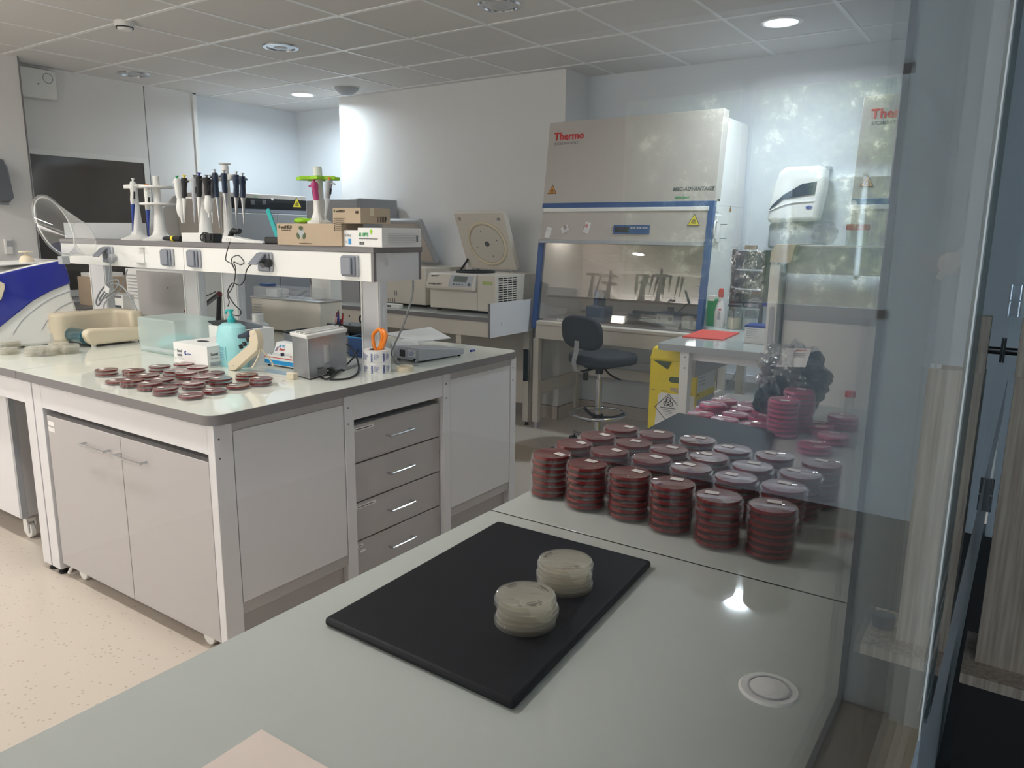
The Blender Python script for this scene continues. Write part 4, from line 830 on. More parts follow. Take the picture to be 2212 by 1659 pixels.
# papers at the back
for k, (pp, lb) in enumerate(([[(826, 722), (930, 709), (974, 731), (905, 740)], 'white paper sheets lying at the back of the island'], [[(845, 740), (900, 728), (905, 748), (848, 752)], 'folded white sheet under the paper behind the orange scissors'])):
    P = [onz(a, c, Z) for a, c in pp]; cx = sum((p for p in P), V())/4
    t = thing('paper_sheet', lb, 'paper', (cx.x, cx.y, Z))
    MB().hexa([p+V((0, 0, .0005)) for p in P], [p+V((0, 0, .004+.004*(i % 2))) for i, p in enumerate(P)]).build('sheet', 'paper', t, w=True)
# green banded ring
p = onz(865, 803, Z)+V((0, .03, 0)); t = thing('masking_tape', 'pale striped roll of tape lying behind the film rolls', 'tape roll', p)
MB().lathe([(.028, 0), (.037, 0), (.037, .02), (.028, .02)], n=36, closed=True).build('tape', 'cream', t)
# steel box with lid
A_, B_, C_ = onz(638, 815, Z), onz(668, 822, Z), onz(750, 800, Z)
A_ = onz(634, 812, Z)
zt = zat(668, 725, B_)
D_ = A_+(C_-B_)
t = thing('steel_container', 'tall stainless steel canister box with a white slatted lid on the island', 'container', (A_+C_)/2)
MB().hexa([B_+V((0, 0, .006)), C_+V((0, 0, .006)), D_+V((0, 0, .006)), A_+V((0, 0, .006))], [V((p.x, p.y, zt-.012)) for p in (B_, C_, D_, A_)]).build('body', 'galv', t, w=True, bev=.003)
e1 = (C_-B_).normalized(); e2 = (A_-B_).normalized(); nn = V((e1.y, -e1.x, 0)) if V((e1.y, -e1.x, 0)).y < 0 else V((-e1.y, e1.x, 0))
ctr = (A_+C_)/2
def gr(p, k, z): d = p-ctr; return V((ctr.x+d.x*k, ctr.y+d.y*k, z))
MB().hexa([gr(p, 1.06, zt-.014) for p in (B_, C_, D_, A_)], [gr(p, 1.08, zt+.002) for p in (B_, C_, D_, A_)]).build('lid', 'whitepl', t, w=True, bev=.004)
for k in range(3):
    f0 = .2+.27*k; pA = B_.lerp(A_, f0); pC = C_.lerp(D_, f0)
    b = MB().tube([V((pA.x, pA.y, zt+.005)), V((pC.x, pC.y, zt+.005))], .004, sub=1); b.build('lid_slat', 'whitepl', t, w=True)
MB().prism([(.10, .085), (.145, .085), (.145, .16-.002), (.10, .16-.002)], B_+V((0, 0, -.03)), e1, ZU, nn*.001).build('instruction_label', 'paper', t, w=True, smooth=False)
lines(B_+e1*.106+V((0, 0, .118))+nn*.0012, e1, ZU, .03, 9, .007, .0012, 'grey', t)
lb_ = MB().prism([(.052, .012), (.14, .012), (.14, .046), (.052, .046)], B_, e1, ZU, nn*.0012).build('maker_label', 'paper', t, w=True, smooth=False)
text('Advantage', B_+e1*.056+V((0, 0, .036))+nn*.0014, e1, ZU, .009, 'ink', lb_, bold=.0003)
lines(B_+e1*.056+V((0, 0, .030))+nn*.0014, e1, ZU, .06, 3, .006, .001, 'grey', lb_)
for p in (A_, B_, C_, D_): 
    p_ = gr(p, .86, Z); MB().cyl(p_, p_+V((0, 0, .006)), .007).build('foot', 'rubber', t, w=True)
# black power plug and looped lead
pts = [onz(*a, Z)+V((0, 0, h)) for a, h in (((778, 760), .04), ((770, 778), .03), ((745, 798), .012), ((725, 812), .008), ((705, 822), .006), ((688, 812), .006), ((684, 798), .02), ((700, 780), .045), ((725, 768), .06), ((755, 772), .055), ((772, 790), .03), ((774, 806), .008), ((758, 818), .005), ((735, 822), .005), ((712, 822), .005))]
t = thing('coiled_cord', 'black power cord looped in front of the steel box with its round plug', 'power cord', onz(730, 818, Z))
MB().tube(pts, .0038, n=10).build('lead', 'rubber', t, w=True)
pp = onz(712, 812, Z)+V((0, 0, .018)); dr = (onz(735, 800, Z)-onz(705, 818, Z)).normalized()
b = MB().cyl(pp, pp+dr*.035, .017, .014); b.cyl(pp+dr*.035, pp+dr*.07+V((0, 0, .01)), .009, .005); b.build('plug', 'black', t, w=True, bev=.002)
for s_ in (-1, 1): MB().cyl(pp+V((0, 0, .008*s_)), pp+V((0, 0, .008*s_))-dr*.018, .0024).build('plug_pin', 'chrome', t, w=True)
# incinerator device
t = thing('loop_steriliser', 'white laboratory steriliser with a blue and a red stripe beside the steel box', 'steriliser', onz(604, 792, Z))
A, Bq = onz(573, 789, Z), onz(634, 799, Z); rr = (Bq-A).normalized(); nf = V((rr.y, -rr.x, 0)); wd = (Bq-A).length; zq = lambda y: zat(604, y, (A+Bq)/2)-Z
def fb(x0, x1, z0, z1, d0, d1): return [A+rr*x0-nf*d0+V((0, 0, z0)), A+rr*x1-nf*d0+V((0, 0, z0)), A+rr*x1-nf*d1+V((0, 0, z0)), A+rr*x0-nf*d1+V((0, 0, z0))], [A+rr*x0-nf*d0+V((0, 0, z1)), A+rr*x1-nf*d0+V((0, 0, z1)), A+rr*x1-nf*d1+V((0, 0, z1)), A+rr*x0-nf*d1+V((0, 0, z1))]
h1, h2, h3, h4 = .012, .030, .043, .050
MB().hexa(*fb(0, wd, h1-.004, h4, 0, .11)).build('base_housing', 'whitepl', t, w=True, bev=.002)
MB().hexa(*fb(-.0008, wd+.0008, h1, h2, -.0008, .1108)).build('blue_stripe', 'skyblue', t, w=True)
MB().hexa(*fb(-.0008, wd+.0008, h3-.003, h3, -.0008, .1108)).build('red_stripe', 'red', t, w=True)
b0, t0 = fb(.014, wd-.006, h4, h4+.05, .035, .10); t0[0] += -nf*.02; t0[1] += -nf*.02
MB().hexa(b0, t0).build('sloped_panel', 'whitepl', t, w=True, bev=.002)
sl_u = (t0[0]-b0[0]).normalized()
text('ACTO', b0[0]+rr*.028+sl_u*.033-rr*0, rr, sl_u, .014, 'skyblue', t, bold=.0004)
text('Steril', b0[0]+rr*.034+sl_u*.018, rr, sl_u, .016, 'red', t, bold=.0002, shear=.25)
nrm = rr.cross(sl_u).normalized()
for k in range(3):
    MB().prism([(.008+.005*k, .012), (.010+.005*k, .012), (.018+.005*k, .034), (.016+.005*k, .034)], b0[0]+nrm*.0012, rr, sl_u, nrm*.0004).build('logo_bar', 'inkblue' if k < 2 else 'red', t, w=True)
kp = A+rr*(wd*.52)-nf*.018+V((0, 0, h4)); MB().cyl(kp, kp+V((0, 0, .012)), .008).build('knob', 'navy', t, w=True)
MB().cyl(A+rr*(wd*.14)-nf*.015+V((0, 0, h4)), A+rr*(wd*.14)-nf*.015+V((0, 0, h4+.01)), .004).build('switch', 'steel', t, w=True)
MB().cyl(A+rr*(wd*.85)-nf*.012+V((0, 0, h4)), A+rr*(wd*.85)-nf*.012+V((0, 0, h4+.004)), .004).build('lamp', 'red', t, w=True)
for x_, d_ in ((.012, .012), (wd-.012, .012), (.012, .098), (wd-.012, .098)): p_ = A+rr*x_-nf*d_; MB().cyl(p_, p_+V((0, 0, .009)), .006).build('foot', 'rubber', t, w=True)
p = onz(622, 822, Z)+V((-.01, .03, 0)); t = thing('cork_block', 'small cream block on the worktop in front of the steriliser', 'block', p); B(p.x-.022, p.y-.012, Z, p.x+.022, p.y+.012, Z+.026).build('block_body', 'cream', t, w=True, bev=.002)
# dosing pistol (pipetting aid)
a = onz(495, 800, Z); Yg = a.y+.0
def gp(x, y, dy=0): p = ony(x, y, Yg); p.y += dy; return p
t = thing('pipette_controller', 'cream pistol-shaped pipette controller leaning beside the turquoise pump bottle', 'pipette controller', a)
def ppoly(pp, th, nm, m, y0=0, bev=.004, par=None):
    P = [gp(*c) for c in pp]; return MB().prism([(p.x, p.z) for p in P], (0, Yg+y0, 0), XR, ZU, (0, th, 0)).build(nm, m, par or t, w=True, bev=bev, seg=3)
ppoly([(491, 784), (494, 800), (507, 800), (555, 757), (557, 740), (554, 722), (548, 712), (538, 715), (537, 744)], .03, 'handle', 'cream', bev=.003)
for (x, y) in ((513, 748), (521, 742), (529, 733)):
    p = gp(x+2, y+6, .015); MB().cyl(p, p+V((-.006, 0, .016)), .008).build('button', 'rubber', t, w=True, bev=.001)
p, p2 = gp(539, 722, .015), gp(510, 728, .015); MB().cyl(p, p+(p2-p)*.25, .019).build('collar', 'navy', t, w=True, bev=.002); MB().cyl(p+(p2-p)*.2, p2, .016, .0085).build('nose_cone', 'navy', t, w=True, bev=.001)
for (x, y) in ((548, 722), (504, 790)): p = gp(x, y, -.0005); MB().cyl(p, p+V((0, .001, 0)), .0022).build('screw', 'dgrey', t, w=True)
P = [gp(491, 785), gp(497, 799)]; MB().prism([(gp(492, 784).x, gp(492, 784).z), (gp(498, 799).x, gp(498, 799).z), (gp(496, 799).x, gp(496, 799).z), (gp(490, 784).x, gp(490, 784).z)], (0, Yg+.004, 0), XR, ZU, (0, .022, 0)).build('end_contact', 'steel', t, w=True)
for dx in (0, 8):
    MB().tube([gp(552, 750, .015), gp(556+dx*.5, 765, .01+.02*(dx > 0)), gp(549+dx*2.2, 788, .0+.05*(dx > 0)), gp(545+dx*2.9, 793, .05*(dx > 0))], .0035).build('stand_leg', 'cream', t, w=True)
# turquoise pump bottle
Yb = onz(497, 793, Z).y+.04; c0 = ony(500, 793, Yb); c0 = V((ony(504, 760, Yb).x, Yb, Z)); rb = abs(ony(530, 760, Yb).x-ony(475, 760, Yb).x)/2*.97
zz_ = lambda y: zat(504, y, c0)-Z
t = thing('pump_bottle', 'turquoise hand gel bottle with a pump head on the island', 'bottle', c0)
h_ = zz_(700); 
MB().lathe([(0, 0), (rb*.96, 0), (rb, .006), (rb, h_*.55), (rb*.97, h_*.75), (rb*.82, h_*.95), (rb*.55, h_*1.02), (.015, h_*1.03), (.015, h_*1.05), (0, h_*1.05)], n=40, T=Matrix.Diagonal((1, .62, 1, 1))).build('bottle_body', 'mint', t, bev=0)
zc = h_*1.05
MB().lathe([(0, zc), (.017, zc), (.0175, zc+.014), (.013, zc+.018), (.013, zc+.024), (.008, zc+.026), (.007, zc+.045), (.011, zc+.048), (.012, zc+.055), (0, zc+.056)], n=28).build('pump_collar', 'teal', t)
b = MB().tube([(0, 0, zc+.052), (-.02, -.002, zc+.05), (-.031, -.003, zc+.044), (-.034, -.003, zc+.034)], .0048, n=10); b.build('spout', 'teal', t)
MB().box(-.016, -rb*.63, .03, .024, -rb*.60, h_*.5).build('label', 'mint', t, bev=0)
lines((c0.x-.012, c0.y-rb*.64, Z+h_*.46), XR, ZU, .03, 8, .007, .001, 'inkblue', t)
# glove boxes
A, Bq = onz(376, 787, Z), onz(447, 801, Z); A = onz(376, 788, Z)
x0, x1, yf = ony(376, 770, 1.90).x, ony(448, 770, 1.90).x, 1.90
zt = ony(412, 744, 1.90).z
yb_ = onx(508, 770, x1).y
t, b = bx('glove_box', 'white and grey glove carton with a blue round logo in front of the frosted box', 'box', x0, x1, yf, yf+.24, Z, zt, 'paper')
text('Suavel', (x0+.028, yf, Z+.052), XR, ZU, .018, 'dgrey', t, bold=.0004, wx=.8); text('Astrid', (x0+.028, yf, Z+.034), XR, ZU, .018, 'dgrey', t, bold=.0004, wx=.8)
text('CE', (x0+.008, yf, Z+.02), XR, ZU, .010, 'grey', t); lines((x0+.03, yf-.001, Z+.026), XR, ZU, .06, 2, .006, .001, 'socketb', t)
MB().ring((x0+.014, yf-.0006, Z+.058), .005, .0006, (0, 1, 0), n=16, m=4).build('logo_ring', 'socketb', t, w=True)
bb = MB(); bb.annulus(V((x0+.093, yf-.0003, Z+.052)), .002, .010, XR, ZU, V((0, -.0005, 0)), a0=1, a1=5.6); bb.build('round_logo', 'inkblue', t, w=True); lines((x0+.106, yf-.001, Z+.048), XR, ZU, .028, 1, .1, .003, 'inkblue', t, jitter=0)
text('Suavel', (x1+.0, yf+.015, Z+.052), YR, ZU, .018, 'dgrey', t, bold=.0003, wx=.8); text('Schoenste', (x1+.0, yf+.015, Z+.036), YR, ZU, .011, 'grey', t, wx=.8)
bb = MB(); bb.box(x1, yf+.012, Z+.006, x1+.0006, yf+.07, Z+.024); bb.build('colour_field', 'socketb', t, w=True); text('Farbe', (x1+.0008, yf+.016, Z+.010), YR, ZU, .011, 'grey', t, wx=.8)
bb = MB().lathe([(0, 0), (1, 0), (1, .0006), (0, .0006)], n=24, T=Matrix.Translation((x0+.09, yf+.09, zt)) @ Matrix.Diagonal((.035, .02, 1, 1))); bb.build('opening', 'ink', t, w=True)
p = onz(443, 770, Z); x0 = ony(440, 730, 2.12).x; x1 = ony(508, 730, 2.12).x; zt2 = ony(470, 704, 2.12).z
x0, x1, y0, y1 = x0, ony(538, 730, 2.15).x, 2.15, 2.29
zt2 = ony(450, 702, y0).z
t = thing('mask_box', 'white and blue carton of black masks behind the turquoise bottle', 'box', ((x0+x1)/2, y0, Z))
B(x0, y0, Z, x1, y1, zt2).build('carton', 'paper', t, w=True, bev=.001); B(x0-.0006, y0-.0006, Z+.003, x1+.0006, y0+.0, Z+(zt2-Z)*.45).build('blue_band', 'blue', t, w=True)
MB().prism([(.05, .03), (.075, .02), (.085, .05), (.08, .075), (.06, .082), (.045, .06)], (x0, y0-.0008, Z), XR, ZU, (0, -.0006, 0)).build('printed_mask', 'dgrey', t, w=True)
b = MB().hexa([(x0+.02, y0+.01, zt2), (x1-.02, y0+.01, zt2), (x1-.03, y1-.03, zt2), (x0+.03, y1-.03, zt2)], [(x0+.0, y0-.01, zt2+.02), (x1-.06, y0+.0, zt2+.012), (x1-.05, y1-.03, zt2+.01), (x0+.05, y1-.04, zt2+.024)]); b.build('protruding_mask', 'black', t, w=True, bev=.003)
# frosted drawer box
x0, x1, yf = ony(302, 730, 2.0).x, ony(378, 730, 2.0).x, 2.0
P0 = onz(314, 757, Z); P1 = onz(375, 772, Z); P2 = onz(446, 762, Z); yf = P0.y-.0
x0, x1 = P0.x, P1.x; yf = (P0.y+P1.y)/2; yb_ = yf+.22; zt = ony(340, 689, yf).z
t = thing('storage_box', 'frosted plastic drawer box with green gloves inside, behind the glove carton', 'box', ((x0+x1)/2, yf, Z))
k = .012
B(x0-k*1.2, yf-.004, Z+.002, x1, yb_, zt).build('drawer_shell', 'frost', t, w=True, bev=.008, seg=3)
B(x0+.012, yf-.006, Z+.012, x1-.012, yf-.002, Z+.03).build('drawer_grip', 'frostw', t, w=True, bev=.002)
b = MB().ball(((x0+x1)/2, yf+.10, Z+.045), .07, .09, .038, noise=.15); o = b.build('gloves', 'mint'); tag(o, 'turquoise gloves lying inside the frosted drawer box', 'gloves')
# white bottle
Yb = 2.36; c0 = V((ony(559, 720, Yb).x, Yb, Z)); rb = abs(ony(576, 710, Yb).x-ony(543, 710, Yb).x)/2; hz_ = lambda y: ony(559, y, Yb).z-Z
t = thing('wash_bottle', 'white translucent bottle with a white cap behind the pipette controller', 'bottle', c0)
MB().lathe([(0, 0), (rb, 0), (rb, hz_(712)), (rb*.9, hz_(702)), (rb*.5, hz_(695)), (0, hz_(695))], n=32).build('bottle_body', 'frostw', t)
MB().lathe([(0, hz_(695)), (rb*.46, hz_(695)), (rb*.46, hz_(678)), (0, hz_(678))], n=24).build('cap', 'whitepl', t, bev=.001)
MB().lathe([(rb*1.005, .02), (rb*1.01, .02), (rb*1.01, .05), (rb*1.005, .05)], n=32, closed=True).build('label', 'paper', t)
# grey tray with black rim behind the steriliser
x0, x1, y0 = ony(576, 720, 2.36).x+.02, ony(700, 720, 2.42).x, 2.42
t = thing('grey_tub', 'light grey tub with a black seal behind the steriliser', 'tub', ((x0+x1)/2, y0+.1, Z)); zt = ony(620, 720, y0).z
MB().prism(rounded(x0, y0, x1, y0+.19, .05), (0, 0, Z), XR, YR, (0, 0, zt-Z)).build('tub_body', 'socketb', t, w=True, bev=.004)
b = MB(); P = rounded(x0+.005, y0+.005, x1-.005, y0+.185, .05); b.tube([(p[0], p[1], zt+.002) for p in P], .006, sub=1, closed=True); b.build('seal', 'black', t, w=True)
# pen pot and tools
Yp = 2.62
t = thing('desk_organiser', 'black desk organiser with red pens beside the gantry post', 'organiser', (ony(745, 700, Yp).x, Yp, Z)); xa, xb = ony(705, 700, Yp).x, ony(778, 700, Yp).x
B(xa, Yp, Z, xb, Yp+.12, ony(740, 702, Yp).z).build('pen_tray', 'black', t, w=True, bev=.004)
random.seed(5)
for k in range(9):
    x = xa+.006+k*.011+random.uniform(-.003, .003); y = Yp+.04+random.uniform(-.02, .03); zt = ony(740, 702, Yp).z; hgt = .02+random.random()*.025+(.03 if k == 1 else 0)
    tt = thing('pen', ['red', 'dark red', 'red', 'white', 'red', 'blue', 'dark red', 'red', 'white'][k]+' pen standing in the black organiser, '+['first', 'second', 'third', 'fourth', 'fifth', 'sixth', 'seventh', 'eighth', 'ninth'][k]+' from the left', 'pen', (x, y, zt), group='pens in the black organiser')
    m = ['red', 'winered', 'red', 'paper', 'winered', 'inkblue', 'winered', 'red', 'paper'][k]; d = V((random.uniform(-.008, .008), 0, hgt))
    MB().cyl((0, 0, .001), d, .0045, n=10).build('barrel', m, tt); MB().cyl(d, d*1.25, .0038, .003, n=10).build('button', 'winered' if m != 'inkblue' else 'inkblue', tt)
t = thing('scissors', 'small scissors with black and orange rings in the black organiser', 'scissors', (xb-.03, Yp+.05, ony(740, 702, Yp).z)); z_ = ony(740, 702, Yp).z
MB().ring((xb-.04, Yp+.05, z_+.03), .018, .005, (0.2, 1, 0)).build('handle', 'black', t, w=True); MB().ring((xb-.01, Yp+.06, z_+.045), .02, .006, (-.2, 1, 0)).build('handle', 'orange', t, w=True); MB().cyl((xb-.04, Yp+.05, z_+.01), (xb-.02, Yp+.05, z_-.0), .003).build('blade', 'steel', t, w=True)
x0, x1, z0, z1 = px(2.5, 752, 780, 728, 765); t, b = bx('blue_beaker', 'blue plastic cup behind the steel box beside the gantry post', 'cup', x0, x1, 2.5, 2.57, Z, z1, 'blue', 'cup_body', .006)
B(x0-.002, 2.498, z1-.006, x1+.002, 2.572, z1).build('rim', 'skyblue', t, w=True, bev=.002)
# electrode arm
Ye = 2.55
def ep(x, y, dy=0): p = ony(x, y, Ye+dy); return p
t = thing('electrode_stand', 'black and red articulated electrode arm behind the frosted box', 'electrode stand', V((ep(474, 690).x, Ye, Z)))
MB().tube([V((ep(474, 690).x, Ye, Z+.01)), ep(472, 690), ep(474, 635)], .013, n=8, sub=1).build('lower_arm', 'black', t, w=True)
MB().tube([ep(474, 632), ep(432, 665)], .009, n=8, sub=1).build('upper_arm', 'black', t, w=True); MB().tube([ep(470, 640, -.02), ep(430, 672, -.02)], .007, n=8, sub=1).build('parallel_arm', 'dgrey', t, w=True)
MB().ball(ep(474, 636), .017).build('elbow_joint', 'winered', t, w=True); P = [ep(403, 669), ep(436, 664), ep(438, 674), ep(404, 674)]
MB().prism([(p.x, p.z) for p in P], (0, Ye-.02, 0), XR, ZU, (0, .04, 0)).build('electrode_holder', 'winered', t, w=True, bev=.003)
b = MB().cyl(ep(407, 648), ep(406, 668), .010).build('green_cap', 'green', t, w=True, bev=.001); MB().cyl(ep(406, 668), ep(407, 690), .006).build('glass_electrode', 'jar', t, w=True)
MB().cyl(ep(416, 656, -.01), ep(417, 690, -.01), .008, .006).build('probe', 'black', t, w=True)
MB().tube([ep(406, 648), ep(412, 636), ep(440, 640), ep(466, 630)], .003).build('probe_lead', 'black', t, w=True); MB().tube([ep(416, 656, -.01), ep(424, 648), ep(436, 665), ep(432, 688)], .003).build('probe_lead', 'black', t, w=True)
MB().lathe([(0, 0), (.05, 0), (.045, .012), (0, .014)], n=32, T=Matrix.Translation((ep(474, 690).x, Ye, Z))).build('base', 'black', t, w=True)
# cables at the gantry
def cable(pp, Yc, r, nm, m, lb, cat='cable'):
    P = [ony(x, y, Yc+(d[0] if d else 0)) for x, y, *d in pp]; return tag(MB().tube(P, r).build(nm, m), lb, cat)
cable([(497, 522), (490, 545), (488, 562), (500, 570), (508, 585), (500, 560), (515, 552), (527, 566), (520, 572), (505, 566), (509, 580), (506, 610), (500, 625), (492, 638), (495, 652), (492, 662)], 2.09, .0022, 'thin_black_cable', 'black', 'thin black cable looping down over the gantry fascia')
cable([(566, 566), (545, 570), (533, 583), (528, 605), (518, 616), (502, 612), (492, 632), (505, 656), (520, 672), (516, 682), (502, 680)], 2.09, .0026, 'adapter_cable', 'black', 'black cable running down from the plugged gantry socket')
Yk = 2.12
t = thing('mains_plug', 'black plug in the flapped gantry socket above the bottles', 'plug', ony(578, 566, 2.095)); p = ony(574, 568, 2.09); MB().cyl(p, p+V((0, .024, 0)), .018).build('plug_body', 'black', t, w=True, bev=.003); MB().cyl(p+V((-.008, .005, 0)), p+V((-.03, .0, .004)), .006, .003).build('strain_relief', 'black', t, w=True)
t = thing('mains_plug', 'grey plug in the flapped gantry socket at left', 'plug', ony(240, 555, 2.09)); p = ony(238, 556, 2.09); MB().cyl(p, p+V((0, .02, 0)), .018).build('plug_body', 'socketb', t, w=True, bev=.003); MB().cyl(p, p+V((0, 0, -.035)), .006, .004).build('strain_relief', 'cable', t, w=True)
cable([(238, 566), (236, 600), (234, 625), (222, 645), (212, 660), (208, 650), (218, 628), (240, 607), (256, 606), (252, 622), (232, 640), (214, 648), (240, 615), (262, 618), (280, 640), (296, 670)], 2.10, .0042, 'grey_mains_cable', 'cable', 'grey mains cable coiled and tied below the left gantry socket')
p = ony(230, 622, 2.085); t = thing('cable_tag', 'white paper tag wrapped on the coiled grey cable', 'tag', p); MB().prism([(-.025, -.018), (.018, -.03), (.028, .0), (-.012, .018)], p, XR, ZU, (0, .001, 0)).build('tag_sheet', 'paper', t, w=True)
cable([(275, 582), (270, 600), (262, 625), (240, 640), (226, 655), (224, 668)], 2.30, .004, 'pale_hose', 'socketb', 'pale cable hanging behind the coiled grey cable')
# ---------------- blue and white machine with clear funnel (its long side faces +X)
XMc = onz(150, 741, Z).x
def mp(x, y): p = onx(x, y, XMc); return (p.y, p.z)
def mpoly(pp, x0, th, nm, m, par, bev=.006): return MB().prism([mp(x, y) for x, y in pp], (XMc+x0, 0, 0), YR, ZU, (-th, 0, 0)).build(nm, m, par, w=True, bev=bev, seg=3)
t = thing('media_preparator', 'large blue and white bench machine cut off by the left photo edge', 'laboratory machine', (XMc-.15, mp(80, 700)[0], Z))
sp = [(-60, 600), (0, 590), (60, 575), (100, 566), (130, 561), (137, 563), (146, 588), (152, 614), (156, 640), (163, 656), (169, 680), (168, 700), (148, 741), (60, 748), (-60, 756)]
mpoly(sp, 0, .34, 'white_shell', 'whitegl', t, .014)
bl = [(-60, 602), (0, 592), (60, 577), (135, 562), (144, 585), (151, 612), (110, 628), (70, 650), (35, 678), (0, 706), (-30, 730), (-60, 742)]
mpoly(bl, .012, .364, 'blue_cover', 'royal', t, .008)
mpoly([(-8, 606), (6, 612), (7, 622), (0, 645), (-10, 655)], .02, .008, 'white_inlay', 'cream', t, .003)
for pp in ([(153, 628), (110, 645), (70, 672), (45, 695), (28, 722)], [(160, 650), (130, 664), (105, 688), (90, 712)]):
    MB().tube([V((XMc+.001, mp(*c)[0], mp(*c)[1])) for c in pp], .0022).build('groove_line', 'socketb', t, w=True)
z_ = mp(70, 572)[1]; ya_, yb_ = mp(-30, 600)[0], mp(118, 566)[0]
MB().hexa(*[[V((XMc-.02, ya_, h)), V((XMc-.02, yb_, h+.010)), V((XMc-.3, yb_, h+.010)), V((XMc-.3, ya_, h))] for h in (z_-.004, z_+.004)]).build('top_plate', 'whitepl', t, w=True, bev=.003)
kk = onx(58, 566, XMc-.08); MB().lathe([(0, 0), (.033, 0), (.033, .012), (.026, .03), (.018, .036), (.006, .04), (.006, .05), (.032, .052), (.032, .058), (0, .058)], c=(XMc-.08, kk.y, z_+.007), n=32).build('clear_knob', 'cream', t, w=True)
# funnel
Yf = mp(130, 565)[0]-.02; c1 = ony(122, 486, Yf-.04); c2 = ony(178, 518, Yf+.02)
t = thing('clear_funnel', 'big tilted clear plastic funnel on the blue and white machine', 'funnel', (ony(135, 560, Yf).x, Yf, z_+.02))
ru = (ony(104, 424, Yf)-ony(140, 556, Yf)).length/2; cen = (ony(97, 420, Yf)+ony(140, 556, Yf))/2
up = (ony(97, 420, Yf)-ony(140, 556, Yf)).normalized(); ax = V((.75, .35, -.02)); ax = (ax-up*ax.dot(up)).normalized(); sd = up.cross(ax).normalized()
wl_ = .045/ .074*ru*.92
vs = MB(); n = 48; R0 = [cen+up*ru*cos(2*pi*i/n)+sd*ru*.80*sin(2*pi*i/n) for i in range(n)]
c2 = ony(183, 515, Yf+.03); r2 = ru*.52; u2 = (up*.5+ZU*.8).normalized()
R1 = [c2+u2*r2*cos(2*pi*i/n)+sd*r2*.95*sin(2*pi*i/n) for i in range(n)]
fs = [(i, (i+1) % n, n+(i+1) % n, n+i) for i in range(n)]
vs._add(R0+R1, fs); vs.build('funnel_wall', 'acrylic', t, w=True)
MB().tube(R0, .006, n=10, sub=1, closed=True).build('rim', 'acrylic', t, w=True); MB().tube([cen+(p-cen)*.94 for p in R0], .003, n=8, sub=1, closed=True).build('inner_rim', 'whitepl', t, w=True)
MB().tube(R1, .003, n=8, sub=1, closed=True).build('outlet_rim', 'acrylic', t, w=True)
pb = ony(138, 562, Yf); B(pb.x-.02, Yf-.02, pb.z-.02, pb.x+.02, Yf+.02, pb.z+.02).build('hinge_block', 'socketb', t, w=True, bev=.004)
# beige colony counter
XC = onz(196, 752, Z).x
def cq_(x, y, d=0): p = onx(x, y, XC-d); return (p.y, p.z)
yL, yR = cq_(112, 722, .16)[0], cq_(326, 735)[0]
t = thing('colony_counter', 'beige rounded colony counter with a dark teal window on the left worktop', 'colony counter', (XC-.12, (yL+yR)/2, Z))
ht = cq_(220, 668, .24)[1]; yA = cq_(184, 722)[0]
yN = cq_(108, 722, .25)[0]
def usolid(z0, z1, nm, m, bev):
    # plan: long rear bar with a rounded nose, right block reaching forward; (y, depth)
    arc = [(yN+.05-.05*cos(a), .245+.05*sin(a)) for a in [-pi/2+pi*i/12 for i in range(13)]]
    poly = arc+[(yR, .295), (yR, .054), (yR-.07, .054), (yR-.07, .20), (yR-.10, .215), (yA+.12, .215), (yA+.06, .20)]
    return MB().prism(poly, (XC, 0, z0), YR, -XR, (0, 0, z1-z0)).build(nm, m, t, w=True, bev=bev, seg=5)
usolid(Z+.012, ht, 'upper_housing', 'cream', .02)
P_ = [cq_(192, 738), cq_(185, 725), cq_(189, 715), cq_(200, 711), (yR-.001, cq_(322, 706)[1]), (yR-.001, Z+.012), (cq_(202, 751)[0], Z+.012)]
MB().prism(P_, (XC, 0, 0), YR, ZU, (-.055, 0, 0)).build('front_arm', 'cream', t, w=True, bev=.012, seg=4)
zc = Z+.050; MB().cyl((XC-.20, yA+.030, zc), (XC-.045, yA+.030, zc), .037, n=32).build('teal_window', 'tealdark', t, w=True, bev=.006)
B(XC-.056, yA+.055, Z+.014, XC-.21, yR-.071, Z+.060).build('counting_plate', 'dgrey', t, w=True, bev=.003)
q = cq_(188, 672, .25)[0]; B(XC-.24, q-.02, ht-.002, XC-.265, q+.02, ht+.0015).build('display', 'dgrey', t, w=True)
B(XC-.235, q-.045, ht-.002, XC-.245, q-.035, ht+.0015).build('small_key', 'dgrey', t, w=True)
for d_, y_ in ((.028, yA+.05), (.028, yR-.04), (.24, yN+.08), (.24, yR-.05)): MB().cyl((XC-d_, y_, Z), (XC-d_, y_, Z+.016), .012).build('foot', 'whitepl', t, w=True)
p = onz(80, 748, Z); x0, x1, z0, z1 = px(p.y+.04, 60, 98, 717, 745); t, b = bx('white_beaker', 'small white square cup standing among the pale dishes', 'cup', x0+.03, x1+.03, p.y+.06, p.y+.11, Z+.0, z1, 'frostw', 'cup_wall', .004)
B(x0+.034, p.y+.064, z1-.004, x1+.026, p.y+.106, z1+.0005).build('cup_rim', 'whitepl', t, w=True, bev=.001)
